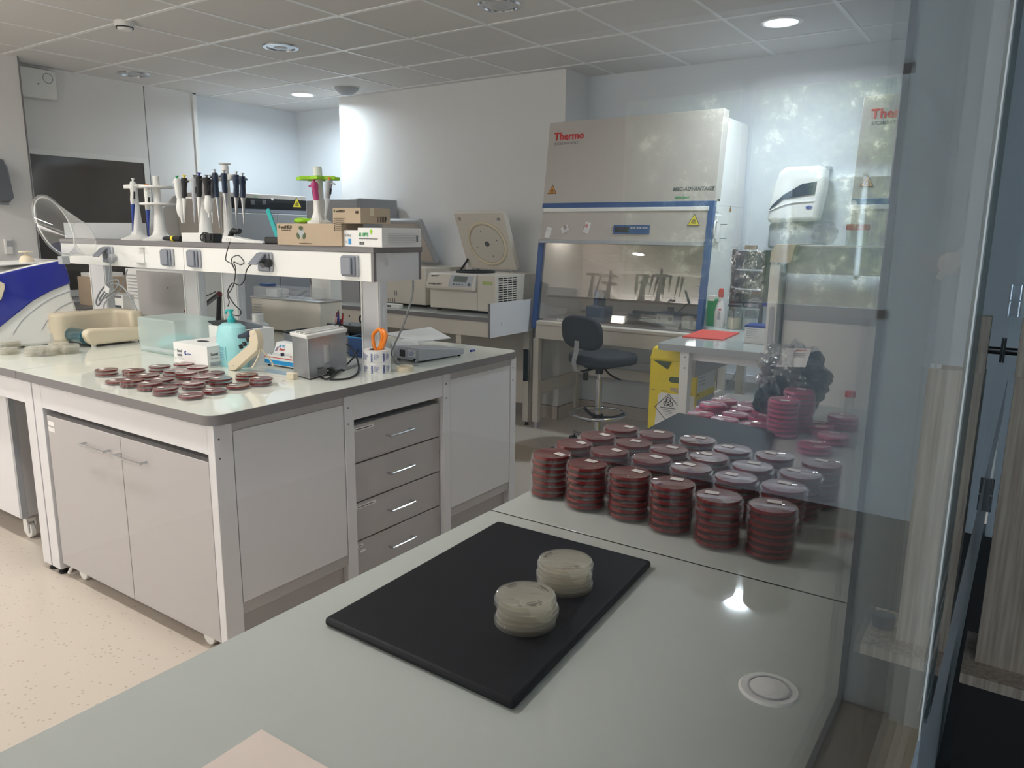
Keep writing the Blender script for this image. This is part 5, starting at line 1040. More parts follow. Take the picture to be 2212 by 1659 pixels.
# ================================================================== THINGS ON THE GANTRY SHELF
S = SZ
def sp_(x, Y=2.26): return V((ony(x, 515, Y).x, Y, S))
def shz(y, Y=2.26, x=500): return ony(x, y, Y).z
def pipette(x, ytop, ytip, Y, body, grip, tip, cap, lab, kind='thin', tilt=0, group='pipettes on the gantry shelf'):
    """x,ytop,ytip measured; hangs vertically"""
    a = ony(x, ytop, Y); b_ = ony(x+tilt, ytip, Y); Ln = a.z-b_.z
    t = thing('pipette', lab, 'pipette', (b_.x, Y, b_.z), group=group); D = V((a.x-b_.x, 0, Ln)); W_ = .0155 if kind == 'thin' else .018
    def at_(f): return D*f
    T = D.to_track_quat('Z', 'Y').to_matrix().to_4x4(); k = D.length
    MB().lathe([(0, .93*k), (.005, .93*k), (.005, .985*k), (.009, .985*k), (.009, k), (0, k)], n=16, T=T).build('plunger', cap, t)
    MB().lathe([(0, .52*k), (W_*.72, .52*k), (W_*.85, .6*k), (W_*.78, .72*k), (W_*.98, .82*k), (W_*1.02, .90*k), (W_*.8, .94*k), (0, .94*k)], n=20, T=T @ Matrix.Diagonal((1, .85, 1, 1))).build('grip', grip, t)
    if kind == 'fat': pr = [(0, 0), (.005, 0), (.006, .10*k), (.013, .14*k), (.019, .20*k), (.021, .36*k), (.017, .40*k), (.012, .52*k), (0, .52*k)]
    else: pr = [(0, 0), (.0022, 0), (.0035, .12*k), (.006, .26*k), (.0085, .42*k), (.0115, .52*k), (0, .52*k)]
    MB().lathe(pr, n=16, T=T).build('shaft', tip, t)
    b = MB(); b.tube([T @ V((.0, -W_*.7, .87*k)), T @ V((0, -W_*1.9, .885*k)), T @ V((0, -W_*2.1, .86*k))], .0035, n=8); b.build('finger_hook', grip, t)
    if body != grip: MB().box(-W_*.55, -W_*.9, .60*k, W_*.55, -W_*.7, .86*k, T=T).build('body_panel', body, t, bev=.002)
    MB().box(-W_*.3, -W_*1.0, .62*k, W_*.3, -W_*.86, .76*k, T=T).build('volume_window', 'black', t, bev=.001)
    return t
def stand(name, lab, x, discs, ztop, m='whitepl', r0=.026, r1=.016, base_r=.075, Y=2.26, zb_=None, top='flat'):
    zb_ = S if zb_ is None else zb_; c = V((ony(x, 480, Y).x, Y, zb_)); t = thing(name, lab, 'pipette stand', c); h = ztop-zb_
    MB().lathe([(0, 0), (base_r, 0), (base_r, .008), (base_r*.7, .016), (r0*1.3, .03), (r0, .05), (r1*1.15, h*.6), (r1, h*.92), (r1, h*.97), (0, h*.97)], n=32).build('column', m, t)
    if top == 'knob': MB().lathe([(0, h*.95), (.009, h*.95), (.009, h*.985), (.026, h*.985), (.028, h*.995), (.024, h), (0, h)], n=24).build('knob', m, t)
    elif top == 'flare': MB().lathe([(0, h*.9), (.014, h*.9), (.013, h*.95), (.018, h), (0, h)], n=24).build('knob', m, t)
    return t, c
# first stand: arm with two blue and white pipettes
z1 = shz(402, x=290); t, c = stand('pipette_stand', 'white stand at the left end holding two blue and white pipettes', 296, 1, shz(392, x=300), base_r=.085)
MB().prism(rounded(-.085, -.018, .085, .022, .018), (0, 0, z1-S-.012), XR, YR, (0, 0, .02)).build('holder_arm', 'whitepl', t, bev=.003)
pipette(287, 385, 500, 2.215, 'paper', 'whitepl', 'inkblue', 'whitepl', 'white pipette with blue tip holder at the left of the first stand')
pipette(317, 398, 512, 2.215, 'paper', 'whitepl', 'inkblue', 'orange', 'white and blue pipette with orange button, right side of first stand', tilt=4)
# second: carousel with two discs
t, c = stand('pipette_stand', 'empty white two-tier pipette carousel second from the left', 344, 2, shz(380, x=344), base_r=.085, r0=.03, top='flare')
for yy, r in ((403, .082), (440, .088)):
    z = shz(yy, x=345)-S; MB().lathe([(0, z-.006), (r*.95, z-.008), (r, z-.003), (r*.98, z+.003), (0, z+.004)], n=36).build('disc', 'whitepl', t)
# third
t, c = stand('pipette_stand', 'white pipette stand in the middle with three armed tiers full of dark pipettes', 443, 1, shz(378, x=443), base_r=.08, r0=.032, r1=.020)
for yy in (392, 430):
    z = shz(yy, x=440)-S
    for a in range(5): d = V((cos(a*1.256+.4), sin(a*1.256+.4), 0)); MB().prism([(.01, -.012), (.075, -.008), (.08, 0), (.075, .008), (.01, .012)], (0, 0, z), d, V((-d.y, d.x, 0)), (0, 0, .008)).build('holder_arm', 'whitepl', t, bev=.002)
pipette(382, 380, 482, 2.20, 'paper', 'whitepl', 'whitepl', 'green', 'fat white pipette with a green button on the third stand', 'fat', tilt=12)
pipette(398, 378, 481, 2.19, 'rubber', 'rubber', 'whitepl', 'yellow', 'black gripped pipette with a yellow button on the third stand')
pipette(420, 378, 480, 2.21, 'socketb', 'socketb', 'socketb', 'dgrey', 'slim pale grey pipette on the left side of the third stand')
pipette(430, 373, 482, 2.17, 'rubber', 'rubber', 'whitepl', 'royal', 'black pipette with a big blue button on the third stand')
pipette(446, 378, 470, 2.165, 'rubber', 'rubber', 'whitepl', 'dgrey', 'black pipette with a fat white barrel on the third stand', 'fat', tilt=6)
pipette(456, 378, 481, 2.25, 'dgrey', 'dgrey', 'whitepl', 'dgrey', 'dark grey pipette between the third and fourth stands', tilt=3)
# fourth
t, c = stand('pipette_stand', 'tall white pipette stand with a mushroom knob and dark blue pipettes', 493, 1, shz(352, x=490), base_r=.075, r0=.022, r1=.016, top='knob')
z = shz(384, x=490)-S
for dx in (-.055, .055, .025): MB().prism([(-.03, .012), (-.03, .0), (-.015, -.014), (.015, -.014), (.03, 0), (.03, .012)], (dx, -.03, z), XR, ZU, (0, .035, 0)).build('holder_cup', 'whitepl', t, bev=.004)
MB().prism(rounded(-.08, -.012, .08, .012, .01), (0, 0, z), XR, YR, (0, 0, .012)).build('holder_arm', 'whitepl', t, bev=.002)
for x, yt, ye, tl, m, lb in ((463, 366, 492, 12, 'navy', 'dark blue-green pipette at the left of the tall stand'), (483, 368, 470, 7, 'navy', 'dark blue pipette just left of the tall stand column'), (510, 370, 487, 1, 'navy', 'dark navy pipette right of the tall stand column'), (523, 374, 484, 4, 'navy', 'dark navy pipette at the right end of the tall stand')):
    pipette(x, yt, ye, 2.195, m, m, 'steel', 'steel', lb, tilt=tl)
# loose things on the shelf
def shbox(name, lab, cat, xl, xr, yt, Y, dep, m, body='body', bev=.003, y0=S): 
    x0, x1 = ony(xl, 515, Y).x, ony(xr, 515, Y).x; return bx(name, lab, cat, x0, x1, Y, Y+dep, y0, shz(yt, Y, (xl+xr)/2), m, body, bev)
t, b = shbox('tip_rack', 'long white translucent plastic tray at the left end of the gantry shelf', 'tray', 140, 285, 481, 2.30, .09, 'frostw', 'tray_body')
t, b = shbox('white_adapter', 'low white plastic device with slots on the shelf beside the pipette stands', 'device', 392, 438, 503, 2.14, .05, 'whitepl', 'housing')
Pq = ony(372, 518, 2.15); t = thing('screwdriver_pipette', 'black and yellow pipette lying on the gantry shelf', 'pipette', (Pq.x, 2.15, S))
xa, xb = ony(354, 515, 2.15).x, ony(392, 515, 2.15).x; zc = S+.0145
MB().cyl((xa+.01, 2.15, zc), (xb, 2.15, zc), .010, .014).build('grip', 'rubber', t, w=True); MB().cyl((xa, 2.15, zc), (xa+.012, 2.15, zc), .008).build('button', 'royal', t, w=True); MB().cyl(((xa+xb)/2, 2.15, zc), ((xa+xb)/2+.016, 2.15, zc), .0144).build('yellow_ring', 'yellow', t, w=True)
p = ony(456, 505, 2.15); t = thing('black_adapter', 'black power adapter wrapped in its cable on the gantry shelf', 'adapter', (p.x, 2.15, S))
B(p.x-.035, 2.135, S, p.x+.03, 2.19, S+.042).build('adapter_body', 'black', t, w=True, bev=.006)
for k in range(3): MB().tube([(p.x-.045+.01*k, 2.128-.002*k, S+.006), (p.x-.05+.012*k, 2.128, S+.03), (p.x-.02, 2.13, S+.046), (p.x+.02, 2.13, S+.035-.005*k), (p.x+.01, 2.13, S+.01)], .0025).build('wrapped_cable', 'rubber', t, w=True)
p = ony(505, 512, 2.14); t = thing('pipette_aid', 'white hand-held charging device with a black grip lying right of the adapter', 'device', (p.x, 2.15, S))
xa, xb, xc = ony(484, 515, 2.15).x, ony(535, 515, 2.15).x, ony(572, 515, 2.15).x
MB().prism([(xa, S+.001), (xb, S+.001), (xc, S+.001), (xc, S+.010), (xb, S+.018), (xa+.05, S+.032), (xa+.01, S+.03), (xa, S+.015)], (0, 2.135, 0), XR, ZU, (0, .045, 0)).build('housing', 'whitepl', t, w=True, bev=.005)
for k in range(3): B(xa+.04+.014*k, 2.1345, S+.012, xa+.044+.014*k, 2.135, S+.022).build('slot', 'dgrey', t, w=True)
MB().tube([(xa-.03, 2.20, S+.02), (xa-.0, 2.20, S+.055), (xa+.02, 2.2, S+.05), (xa+.05, 2.2, S+.055)], .012).build('grip', 'black', t, w=True)
t, b = shbox('black_pouch', 'flat black pouch between the white device and the cardboard boxes', 'pouch', 570, 602, 512, 2.15, .06, 'black', 'pouch_body', .006)
Pa, Pb_ = ony(602, 520, 2.26), ony(576, 449, 2.26); t = thing('teal_ruler', 'turquoise rounded plastic strip leaning against the cardboard box', 'plastic strip', (Pa.x, 2.26, S))
d = (Pb_-V((Pa.x, 2.26, S+.008))); MB().prism(rounded(-.012, 0, .012, d.length, .0115), (Pa.x, 2.26, S+.004), V((d.z, 0, -d.x)).normalized(), d.normalized(), (0, .008, 0)).build('strip', 'teal', t, w=True, bev=.002)
# cardboard boxes
YA = 2.112
xa, xb = ony(600, 505, YA).x, ony(800, 505, YA).x; zA = shz(483, YA, 690)
YA = 2.108; SB = S
t, b = bx('glove_carton', 'long brown cardboard glove box with a green globe and leaf print', 'box', xa, ony(737.5, 505, YA).x, YA, YA+.12, S, zA, 'kraft')
text('ecoSHIELD', (xa+.030, YA, zA-.020), XR, ZU, .017, 'kraft_ink', t, bold=.0006, wx=.85); MB().lathe([(0, 0), (.007, 0), (.007, .0006), (0, .0006)], n=16, T=Matrix.Translation((xa+.018, YA, zA-.014)) @ Matrix.Rotation(R(90), 4, 'X')).build('round_logo', 'olive', t, w=True)
text('Eco Nitrile PF 250', (xa+.032, YA, zA-.030), XR, ZU, .0075, 'kraft_ink', t); text('www.shieldscientific.com', (xa+.14, YA, S+.006), XR, ZU, .008, 'kraft_ink', t, wx=.9)
g_ = MB().lathe([(0, 0), (.018, 0), (.018, .0006), (0, .0006)], n=24, T=Matrix.Translation((xa+.152, YA, S+.048)) @ Matrix.Rotation(R(90), 4, 'X')).build('globe_print', 'jamb', t, w=True)
for k in range(3):
    a = pi/2+k*2.094; c3 = V((xa+.152+.021*cos(a), YA-.0008, S+.048+.021*sin(a))); b = MB(); b.prism([(-.013, -.004), (0, -.009), (.013, -.004), (.012, .006), (0, .009), (-.012, .006)], c3, V((-sin(a), 0, cos(a))), V((cos(a), 0, sin(a))), (0, -.0005, 0)); b.build('leaf_print', 'olive', t, w=True)
yB = YA+.0; xb0, xb1 = ony(719, 470, yB).x, ony(779, 470, yB).x; zB0 = zA+.0005; zB1 = shz(449, yB, 750); yB1 = onx(843, 470, xb1).y
# nitrile box and 6110PFS box
xn0, xn1 = ony(738, 515, YA).x+.001, ony(772, 515, YA).x-.001; zN = shz(497, YA, 755)
t, b = bx('nitrile_box', 'white glove box with a small blue square, between the brown and white boxes', 'box', xn0, xn1+.02, YA+.012, YA+.15, S, zN, 'paper')
text('NITRILE', (xn0+.004, YA+.012, S+.038), XR, ZU, .013, 'socket', t, wx=.8); B(xn0+.024, YA+.0112, S+.008, xn0+.040, YA+.012, S+.03).build('blue_square', 'skyblue', t, w=True, smooth=False); text('CE', (xn0+.006, YA+.012, S+.014), XR, ZU, .011, 'socketb', t)
t, b = bx('cardboard_box', 'smaller brown cardboard box on top of the other boxes on the gantry', 'box', xb0, xb1, yB, yB1, zB0, zB1, 'kraft')
text('ecoSHIELD', (xb0+.020, yB, zB1-.016), XR, ZU, .013, 'kraft_ink', t, bold=.0005, wx=.8); MB().lathe([(0, 0), (.005, 0), (.005, .0006), (0, .0006)], n=16, T=Matrix.Translation((xb0+.010, yB, zB1-.011)) @ Matrix.Rotation(R(90), 4, 'X')).build('round_logo', 'olive', t, w=True)
text('M/8', (xb1-.028, yB, zB0+.038), XR, ZU, .014, 'kraft_ink', t, bold=.0005, wx=.8); lines((xb0+.014, yB-.0005, zB1-.040), XR, ZU, .06, 7, .0075, .0016, 'kraft_ink', t)
for k in range(6): B(xb0+.005, yB-.0006, zB1-.044-.0088*k, xb0+.010, yB, zB1-.038-.0088*k).build('bullet_mark', 'kraft_ink', t, w=True, smooth=False)
ym = (yB+yB1)/2; B(xb1-.0002, ym-.03, zB1-.03, xb1+.0006, ym-.01, zB1).build('tape_end', 'cream', t, w=True, smooth=False)
text('1', (xb1, yB1-.03, zB1-.045), YR, ZU, .02, 'kraft_ink', t, bold=.0006)
for k in range(6): B(xb1, yB1-.075+.009*k, zB0+.006, xb1+.0006, yB1-.071+.009*k, zB0+.028).build('barcode_bar', 'kraft_ink', t, w=True, smooth=False)
YD = 2.082; xd0, xd1 = ony(773, 512, YA).x, ony(825, 512, YA).x; zD = zB0-.0008; zD = min(shz(492, YA, 800), zA-.001); yD1 = onx(910, 515, xd1).y
t, b = bx('glove_box', 'white glove box with green lettering at the right end of the gantry shelf', 'box', xd0, xd1, YA, yD1, S, zD, 'paper')
text('6110PFS', (xd0+.006, YA, S+.040), XR, ZU, .019, 'green', t, bold=.0006, wx=.78); lines((xd0+.006, YA-.0005, S+.030), XR, ZU, .10, 1, .01, .0022, 'ink', t, jitter=0)
for k in range(7): B(xd0+.008+.004*k, YA-.0006, S+.008, xd0+.010+.004*k+(.001 if k % 2 else 0), YA, S+.020).build('barcode_bar', 'ink', t, w=True, smooth=False)
MB().prism([(-.008, 0), (0, -.012), (.008, 0), (.004, .008), (-.004, .008)], (xd1-.055, YA-.0002, zD-.014), XR, ZU, (0, -.0006, 0)).build('leaf_print', 'lime', t, w=True)
lines((xd1+.0005, YA+.03, zD-.022), YR, ZU, .19, 7, .0065, .0012, 'grey', t); B(xd1, yD1-.03, S+.02, xd1+.0006, yD1-.02, S+.045).build('size_mark', 'dgrey', t, w=True, smooth=False)
# green carousel on the long box
zc_ = zA+.0005
YG = 2.20
t, c = stand('pipette_stand', 'white stand with a lime green star holder on top of the brown box', 690, 1, shz(360, YG, 690), base_r=.05, r0=.022, r1=.018, Y=YG, zb_=zc_, top='flare')
z = shz(386, YG, 690)-zc_
st = [( (.105 if k % 2 == 0 else .07)*cos(pi*k/7), (.105 if k % 2 == 0 else .07)*sin(pi*k/7)*.75) for k in range(14)]
MB().prism(st, (0, 0, z-.006), XR, YR, (0, 0, .014)).build('star_holder', 'lime', t, bev=.002); MB().lathe([(.019, 0), (.05, .0), (.03, .012), (.019, .03)], n=28).build('green_foot', 'green', t)
pipette(678, 388, 482, YG-.05, 'magenta', 'magenta', 'whitepl', 'magenta', 'magenta pipette hanging from the lime green holder', tilt=12)
pipette(712, 383, 475, YG-.05, 'grey', 'grey', 'frostw', 'orange', 'grey pipette with orange button hanging from the lime green holder', tilt=-10)
p = ony(650, 480, YA+.05); t = thing('lime_glove', 'lime green glove bunched on top of the long brown box', 'glove', (p.x, YA+.05, zc_)); MB().ball((p.x, YA+.06, zc_+.012), .045, .03, .012, noise=.12).build('glove', 'lime', t, w=True); MB().ball((p.x+.04, YA+.07, zc_+.011), .02, .02, .011, noise=.12).build('glove_cuff', 'lime', t, w=True)
# ================================================================== REAR BENCH: CENTRIFUGES
ZR = .8865
def centrifuge(xl, xr, yt, Yf, lab, lid, depth, big=True, name='centrifuge'):
    x0, x1 = ony(xl, 630, Yf).x, ony(xr, 630, Yf).x; zt = ony((xl+xr)/2, yt, Yf).z
    t = thing(name, lab, 'centrifuge', ((x0+x1)/2, Yf+depth/2, ZR))
    B(x0, Yf, ZR+.02, x1, Yf+depth, zt).build('housing', 'beige', t, w=True, bev=.006)
    for a in (x0+.05, x1-.05):
        for c in (Yf+.05, Yf+depth-.05): MB().cyl((a, c, ZR), (a, c, ZR+.022), .018).build('foot', 'rubber', t, w=True)
    return t, x0, x1, zt
Yf = 4.42
t, x0, x1, zt = centrifuge(929, 1071, 592, Yf, 'large beige bench centrifuge with its lid open, on the rear bench', None, .56)
xs = ony(1031, 620, Yf).x
B(xs-.001, Yf-.001, ZR+.02, xs+.002, Yf+.001, zt).build('panel_seam', 'dgrey', t, w=True)
zl = ony(980, 624, Yf).z; xo = ony(920, 610, Yf-.05).x
MB().prism([(0, zt), (-.012, zt-.005), (-.055, zl+.018), (-.05, zl), (0, zl-.012)], (xo, Yf, 0), YR, ZU, (xs-xo-.004, 0, 0)).build('control_panel', 'beige', t, w=True, bev=.003)
pu = (V((0, -.012, zt-.005))-V((0, -.055, zl+.018))).normalized(); po = V((0, Yf-.055, zl+.018)); pn = XR.cross(pu).normalized(); kx = ony(972, 608, Yf-.03).x; pl_ = ((.055-.012)**2+(zt-.005-zl-.018)**2)**.5
b = MB().prism([(0, .004), (.215, .004), (.215, pl_-.004), (0, pl_-.004)], V((kx, 0, 0))+po, XR, pu, pn*.0012).build('key_field', 'socketb', t, w=True)
MB().prism([(.035, pl_*.42), (.16, pl_*.42), (.16, pl_*.86), (.035, pl_*.86)], V((kx, 0, 0))+po+pn*.0012, XR, pu, pn*.0008).build('lcd_screen', 'lcd', b, w=True)
for k in range(4): MB().cyl(V((kx+.05+.026*k, 0, 0))+po+pu*pl_*.22, V((kx+.05+.026*k, 0, 0))+po+pu*pl_*.22+pn*.003, .006, n=12).build('button', 'dgrey', b, w=True)
MB().cyl(V((kx+.19, 0, 0))+po+pu*pl_*.25, V((kx+.19, 0, 0))+po+pu*pl_*.25+pn*.006, .011, n=20).build('dial', 'dgrey', b, w=True)
text('Centrifuge 5804 R', V((xo+.02, 0, 0))+po+pu*pl_*.12, XR, pu, .020, 'dgrey', t, shear=.3, wx=.9, bold=.0004); text('eppendorf', V((xo+.03, 0, 0))+po+pu*pl_*.78, XR, pu, .017, 'ink', t, bold=.0005)
B(x1-.12, Yf-.001, zt-.07, x1-.03, Yf-.0, zt-.045).build('green_sticker', 'pale_green', t, w=True, smooth=False)
yv0, yv1 = onx(1076, 640, x1).y, onx(1116, 640, x1).y; zv = ony(1075, 598, Yf).z
for r in range(14):
    for c in range(4): 
        if r*4+c < 100: w_ = (yv1-yv0)/4; B(x1-.001, yv0+w_*c+.006, zv-.02-r*.0165, x1+.0008, yv0+w_*(c+1)-.004, zv-.012-r*.0165).build('vent_slot', 'black', t, w=True, smooth=False)
cxr = ony(1024, 584, Yf+.22); MB().lathe([(.13, 0), (.15, 0), (.15, .012), (.135, .016), (.13, .01)], c=(cxr.x, Yf+.24, zt), n=40, closed=True).build('chamber_seal', 'rubber', t, w=True)
MB().lathe([(0, .001), (.13, .001), (.13, .003), (0, .003)], c=(cxr.x, Yf+.24, zt), n=40).build('rotor_chamber', 'blackgl', t, w=True)
YL = Yf+.50
bl, br = ony(1012, 566, YL), ony(1117, 588, YL)
zb_ = zt+.012; tl = onx(980, 460, bl.x); tr = onx(1086, 460, br.x); tl = V((bl.x, (tl.y+tr.y)/2, (tl.z+tr.z)/2)); tr = V((br.x, tl.y, tl.z))
bl, br = V((bl.x, YL, zb_)), V((br.x, YL, zb_)); ul = (tl-bl); nl = XR.cross(ul.normalized()).normalized(); wl_ = br.x-bl.x
MB().prism(rounded(0, 0, wl_, ul.length, .015), bl, XR, ul.normalized(), -nl*.05).build('lid', 'beige', t, w=True, bev=.006, seg=3)
cc = bl+XR*wl_*.54+ul*.47; rr_ = wl_*.36
bb = MB(); uu = ul.normalized()
bb.ring(cc+nl*.002, rr_, .012, nl, n=44, m=10); bb.build('lid_seal', 'cream', t, w=True)
MB().cyl(cc, cc+nl*.006, rr_*.9, n=40).build('lid_plate', 'beige', t, w=True); MB().cyl(cc+nl*.006, cc+nl*.008, .022, n=20).build('centre_hole', 'dgrey', t, w=True)
for a in range(4): q = cc+XR*cos(a*pi/2+.3)*rr_*.62+uu*sin(a*pi/2+.3)*rr_*.62; MB().cyl(q+nl*.005, q+nl*.008, .005, n=10).build('plate_screw', 'dgrey', t, w=True)
for f in (.1, .88): q = bl+XR*wl_*f+ul*.90; MB().cyl(q, q+nl*.012, .012, n=12).build('latch_pin', 'steel', t, w=True)
for f in (.15, .85): q = bl+XR*wl_*f; B(q.x-.03, YL-.012, zt, q.x+.03, YL+.02, zt+.02).build('hinge', 'steel', t, w=True, bev=.003)
MB().cyl((bl.x+.02, YL-.12, zt+.01), (bl.x+.02, YL-.02, zt+.10), .009).build('gas_strut', 'black', t, w=True)
# second centrifuge
Yg = 4.50
t, x0, x1, zt = centrifuge(800, 919, 577, Yg, 'second centrifuge with a grey open lid, half hidden behind the gantry post', None, .52)
B(x0-.001, Yg-.001, ZR+.02, x0+.03, Yg, ZR+.08).build('front_trim', 'dgrey', t, w=True)
q = ony(861, 638, Yg); 
for k in range(7): B(q.x-.18+.022*k, Yg-.0015, q.z-.055, q.x-.172+.022*k, Yg-.0002, q.z-.028).build('vent_slot', 'dgrey', t, w=True, smooth=False)
for (a, c) in ((853, 628), (857, 628)): q = ony(a, c+5, Yg); B(q.x-.003, Yg-.001, q.z-.02, q.x+.003, Yg-.0001, q.z+.02).build('indicator', 'dgrey', t, w=True, smooth=False)
br = V((ony(946, 573, Yg+.47).x, Yg+.47, zt+.01)); tr_ = onx(906, 477, br.x); bl = V((br.x-.46, br.y, br.z)); ul = V((0, tr_.y-br.y, tr_.z-br.z)); nl = XR.cross(ul.normalized()).normalized()
MB().prism(rounded(0, 0, .46, ul.length, .03), bl, XR, ul.normalized(), -nl*.045).build('lid', 'grey', t, w=True, bev=.012, seg=3)
MB().prism(rounded(.03, .03, .43, ul.length-.03, .02), bl+nl*.001, XR, ul.normalized(), nl*.003).build('lid_liner', 'hoodb', t, w=True)
q = bl+XR*.40+ul*.9+nl*.004; MB().tube([q, q+nl*.012+XR*.015, q+XR*.03], .004).build('latch', 'steel', t, w=True)
o = MB().tube([(x1+.52, Yf+.5, ZR+.1), (x1+.56, Yf+.52, ZR+.16), (x1+.60, Yf+.55, ZR+.15)], .005).build('rear_cable', 'rubber'); tag(o, 'short black cable arching beside the large centrifuge', 'cable')
p = onz(845, 667, ZR); t, b = bx('power_strip', 'white power strip lying at the front of the rear bench', 'power strip', p.x-.10, p.x+.06, 4.30, 4.35, ZR, ZR+.035, 'whitepl', 'strip_body', .004); B(p.x-.06, 4.298, ZR+.01, p.x-.02, 4.2995, ZR+.025).build('switch', 'dgrey', t, w=True)
# ================================================================== FAR LEFT EQUIPMENT
XI = -5.75; ya, yb = onx(476, 440, XI).y, onx(661, 440, XI).y; zt = onx(600, 421, XI).z
t = thing('incubator', 'tall grey incubator with a black control band and biohazard sticker by the left wall', 'incubator', (XI-.3, (ya+yb)/2, 0))
B(-6.38, ya, .05, XI, yb, zt).build('housing', 'hoodb', t, w=True, bev=.006)
B(-6.36, ya+.02, 0, XI-.03, yb-.02, .05).build('plinth', 'dgrey', t, w=True)
zp1, zp0 = onx(570, 424, XI).z-.02, onx(570, 452, XI).z
B(XI, ya+.02, zp0, XI+.006, yb-.004, zp1).build('control_band', 'blackgl', t, w=True)
B(XI, ya+.02, zp0-.03, XI+.01, yb-.004, zp0-.002).build('grey_strip', 'socket', t, w=True)
ym_ = (ya+yb)/2+.1
for a, c in ((ya+.01, ym_-.003), (ym_+.003, yb-.004)): B(XI, a, .10, XI+.03, c, zp0-.04).build('door', 'grey', t, w=True, bev=.004)
q = onx(641, 441, XI+.007); tri_sign(q, .11, YR, ZU, t, 'signy')
for x_, y_ in ((545, 437), (570, 437)): q = onx(x_, y_, XI+.006); B(XI+.006, q.y-.02, q.z-.02, XI+.012, q.y+.02, q.z+.02).build('dial', 'dgrey', t, w=True, bev=.004)
q = onx(588, 430, XI+.006); B(XI+.006, q.y-.012, q.z-.012, XI+.008, q.y+.012, q.z+.012).build('white_mark', 'paper', t, w=True)
q = onx(548, 427, XI+.0062); text('37.0', q, YR, ZU, .025, 'green', t)
Yq = 4.62; x0, x1 = ony(664, 440, Yq).x, ony(775, 440, Yq).x; zt = ony(720, 429, Yq).z; y1 = min(onx(869, 440, x1).y, 5.09)
t, b = bx('freezer', 'tall plain grey freezer standing against the wall corner behind the green stand', 'freezer', x0, x1, Yq, y1, .04, zt, 'grey', 'housing', .01)
B(x0+.02, Yq+.02, 0, x1-.02, y1-.02, .04).build('plinth', 'dgrey', t, w=True); B(x0+.005, Yq-.02, .10, x1-.005, Yq-.001, zt-.01).build('door', 'grey', t, w=True, bev=.006); MB().tube([(x0+.05, Yq-.02, 1.0), (x0+.05, Yq-.05, 1.03), (x0+.05, Yq-.05, 1.2), (x0+.05, Yq-.02, 1.23)], .008).build('handle', 'steel', t, w=True)
# wall bench with carton
t = thing('wall_bench', 'pale bench under the dark window on the left wall', 'bench', (-6.1, 3.3, 0)); B(-6.39, 2.76, .85, -5.85, 3.75, .88).build('worktop', 'edge', t, w=True)
for y in (2.8, 3.7): B(-6.38, y-.02, 0, -5.87, y+.02, .85).build('side_frame', 'lam', t, w=True)
x0, x1, z0, z1 = px(3.1, 160, 198, 645, 682); bx('cardboard_carton', 'brown cardboard carton under the dark window at left', 'box', -6.2, -5.92, 3.0, 3.35, .88, 1.10, 'kraft')
bx('paper_stack', 'stack of white papers on the brown carton under the dark window', 'paper stack', -6.18, -5.98, 3.02, 3.25, 1.1005, 1.13, 'paper', 'sheets')
# appliances on the far side of the island
Yr = 2.80; x0, x1, z0, z1 = px(Yr, 275, 402, 583, 690)
t = thing('mini_fridge', 'small white appliance with vents at its left edge on the far island side', 'appliance', ((x0+x1)/2, Yr+.15, ZB)); xm = ony(302, 640, Yr).x
B(x0, Yr, ZB+.01, x1, 3.12, z1).build('housing', 'whitepl', t, w=True, bev=.004); B(xm, Yr-.012, ZB+.02, x1-.004, Yr-.0005, z1-.012).build('door', 'lamgrey', t, w=True, bev=.004)
for k in range(8): B(x0+.02, Yr-.001, z1-.05-.022*k, xm-.02, Yr, z1-.042-.022*k).build('vent_slot', 'grey', t, w=True, smooth=False)
q = ony(290, 650, Yr); lines((x0+.015, Yr-.0012, q.z), XR, ZU, .05, 5, .012, .003, 'dgrey', t); q = ony(362, 622, Yr-.013); MB().cyl(q, q+V((0, -.004, 0)), .006).build('lock', 'grey', t, w=True)
for x in (x0+.04, x1-.04): MB().cyl((x, Yr+.04, ZB), (x, Yr+.04, ZB+.012), .015).build('foot', 'rubber', t, w=True)
Yr = 2.72; x0, x1, z0, z1 = px(Yr, 222, 266, 636, 690); t, b = bx('small_meter', 'small white meter with a dark display beside the white appliance', 'meter', x0, x1, Yr, Yr+.12, ZB, z1, 'whitepl', 'housing', .004)
B(x0+.035, Yr-.002, ZB+.03, x1-.02, Yr-.0003, ZB+.075).build('display', 'navy', t, w=True); B(x0+.02, Yr-.002, z1-.02, x1-.01, Yr-.0003, z1-.004).build('dark_band', 'dgrey', t, w=True)
Yr = 2.86; x0, x1, z0, z1 = px(Yr, 545, 692, 646, 720)
t = thing('water_bath', 'pale beige water bath with a steel rim and clear covers on the far island side', 'water bath', ((x0+x1)/2, Yr+.13, ZB)); 
B(x0, Yr, ZB+.01, x1, 3.02, z1-.008).build('housing', 'beige', t, w=True, bev=.004); B(x0-.004, Yr-.005, z1-.008, x1+.004, 3.022, z1).build('steel_rim', 'steel', t, w=True, bev=.001)
for k in range(4): B(x0+.02, Yr-.001, z1-.05-.016*k, x0+.09, Yr, z1-.044-.016*k).build('vent_slot', 'grey', t, w=True, smooth=False)
for x in (x0+.03, x1-.03): MB().cyl((x, Yr+.04, ZB), (x, Yr+.04, ZB+.012), .015).build('foot', 'rubber', t, w=True)
B(x0+.0, Yr+.02, z1+.0005, x1-.12, Yr+.15, z1+.06).build('clear_cover', 'acrylic', t, w=True, bev=.002); B(x0+.10, Yr+.03, z1+.001, x0+.20, Yr+.12, z1+.05).build('inner_tray', 'frostw', t, w=True, bev=.003)
B(x0+.03, Yr+.04, z1+.061, x0+.10, Yr+.11, z1+.075).build('blue_tray', 'blue', t, w=True, bev=.003)
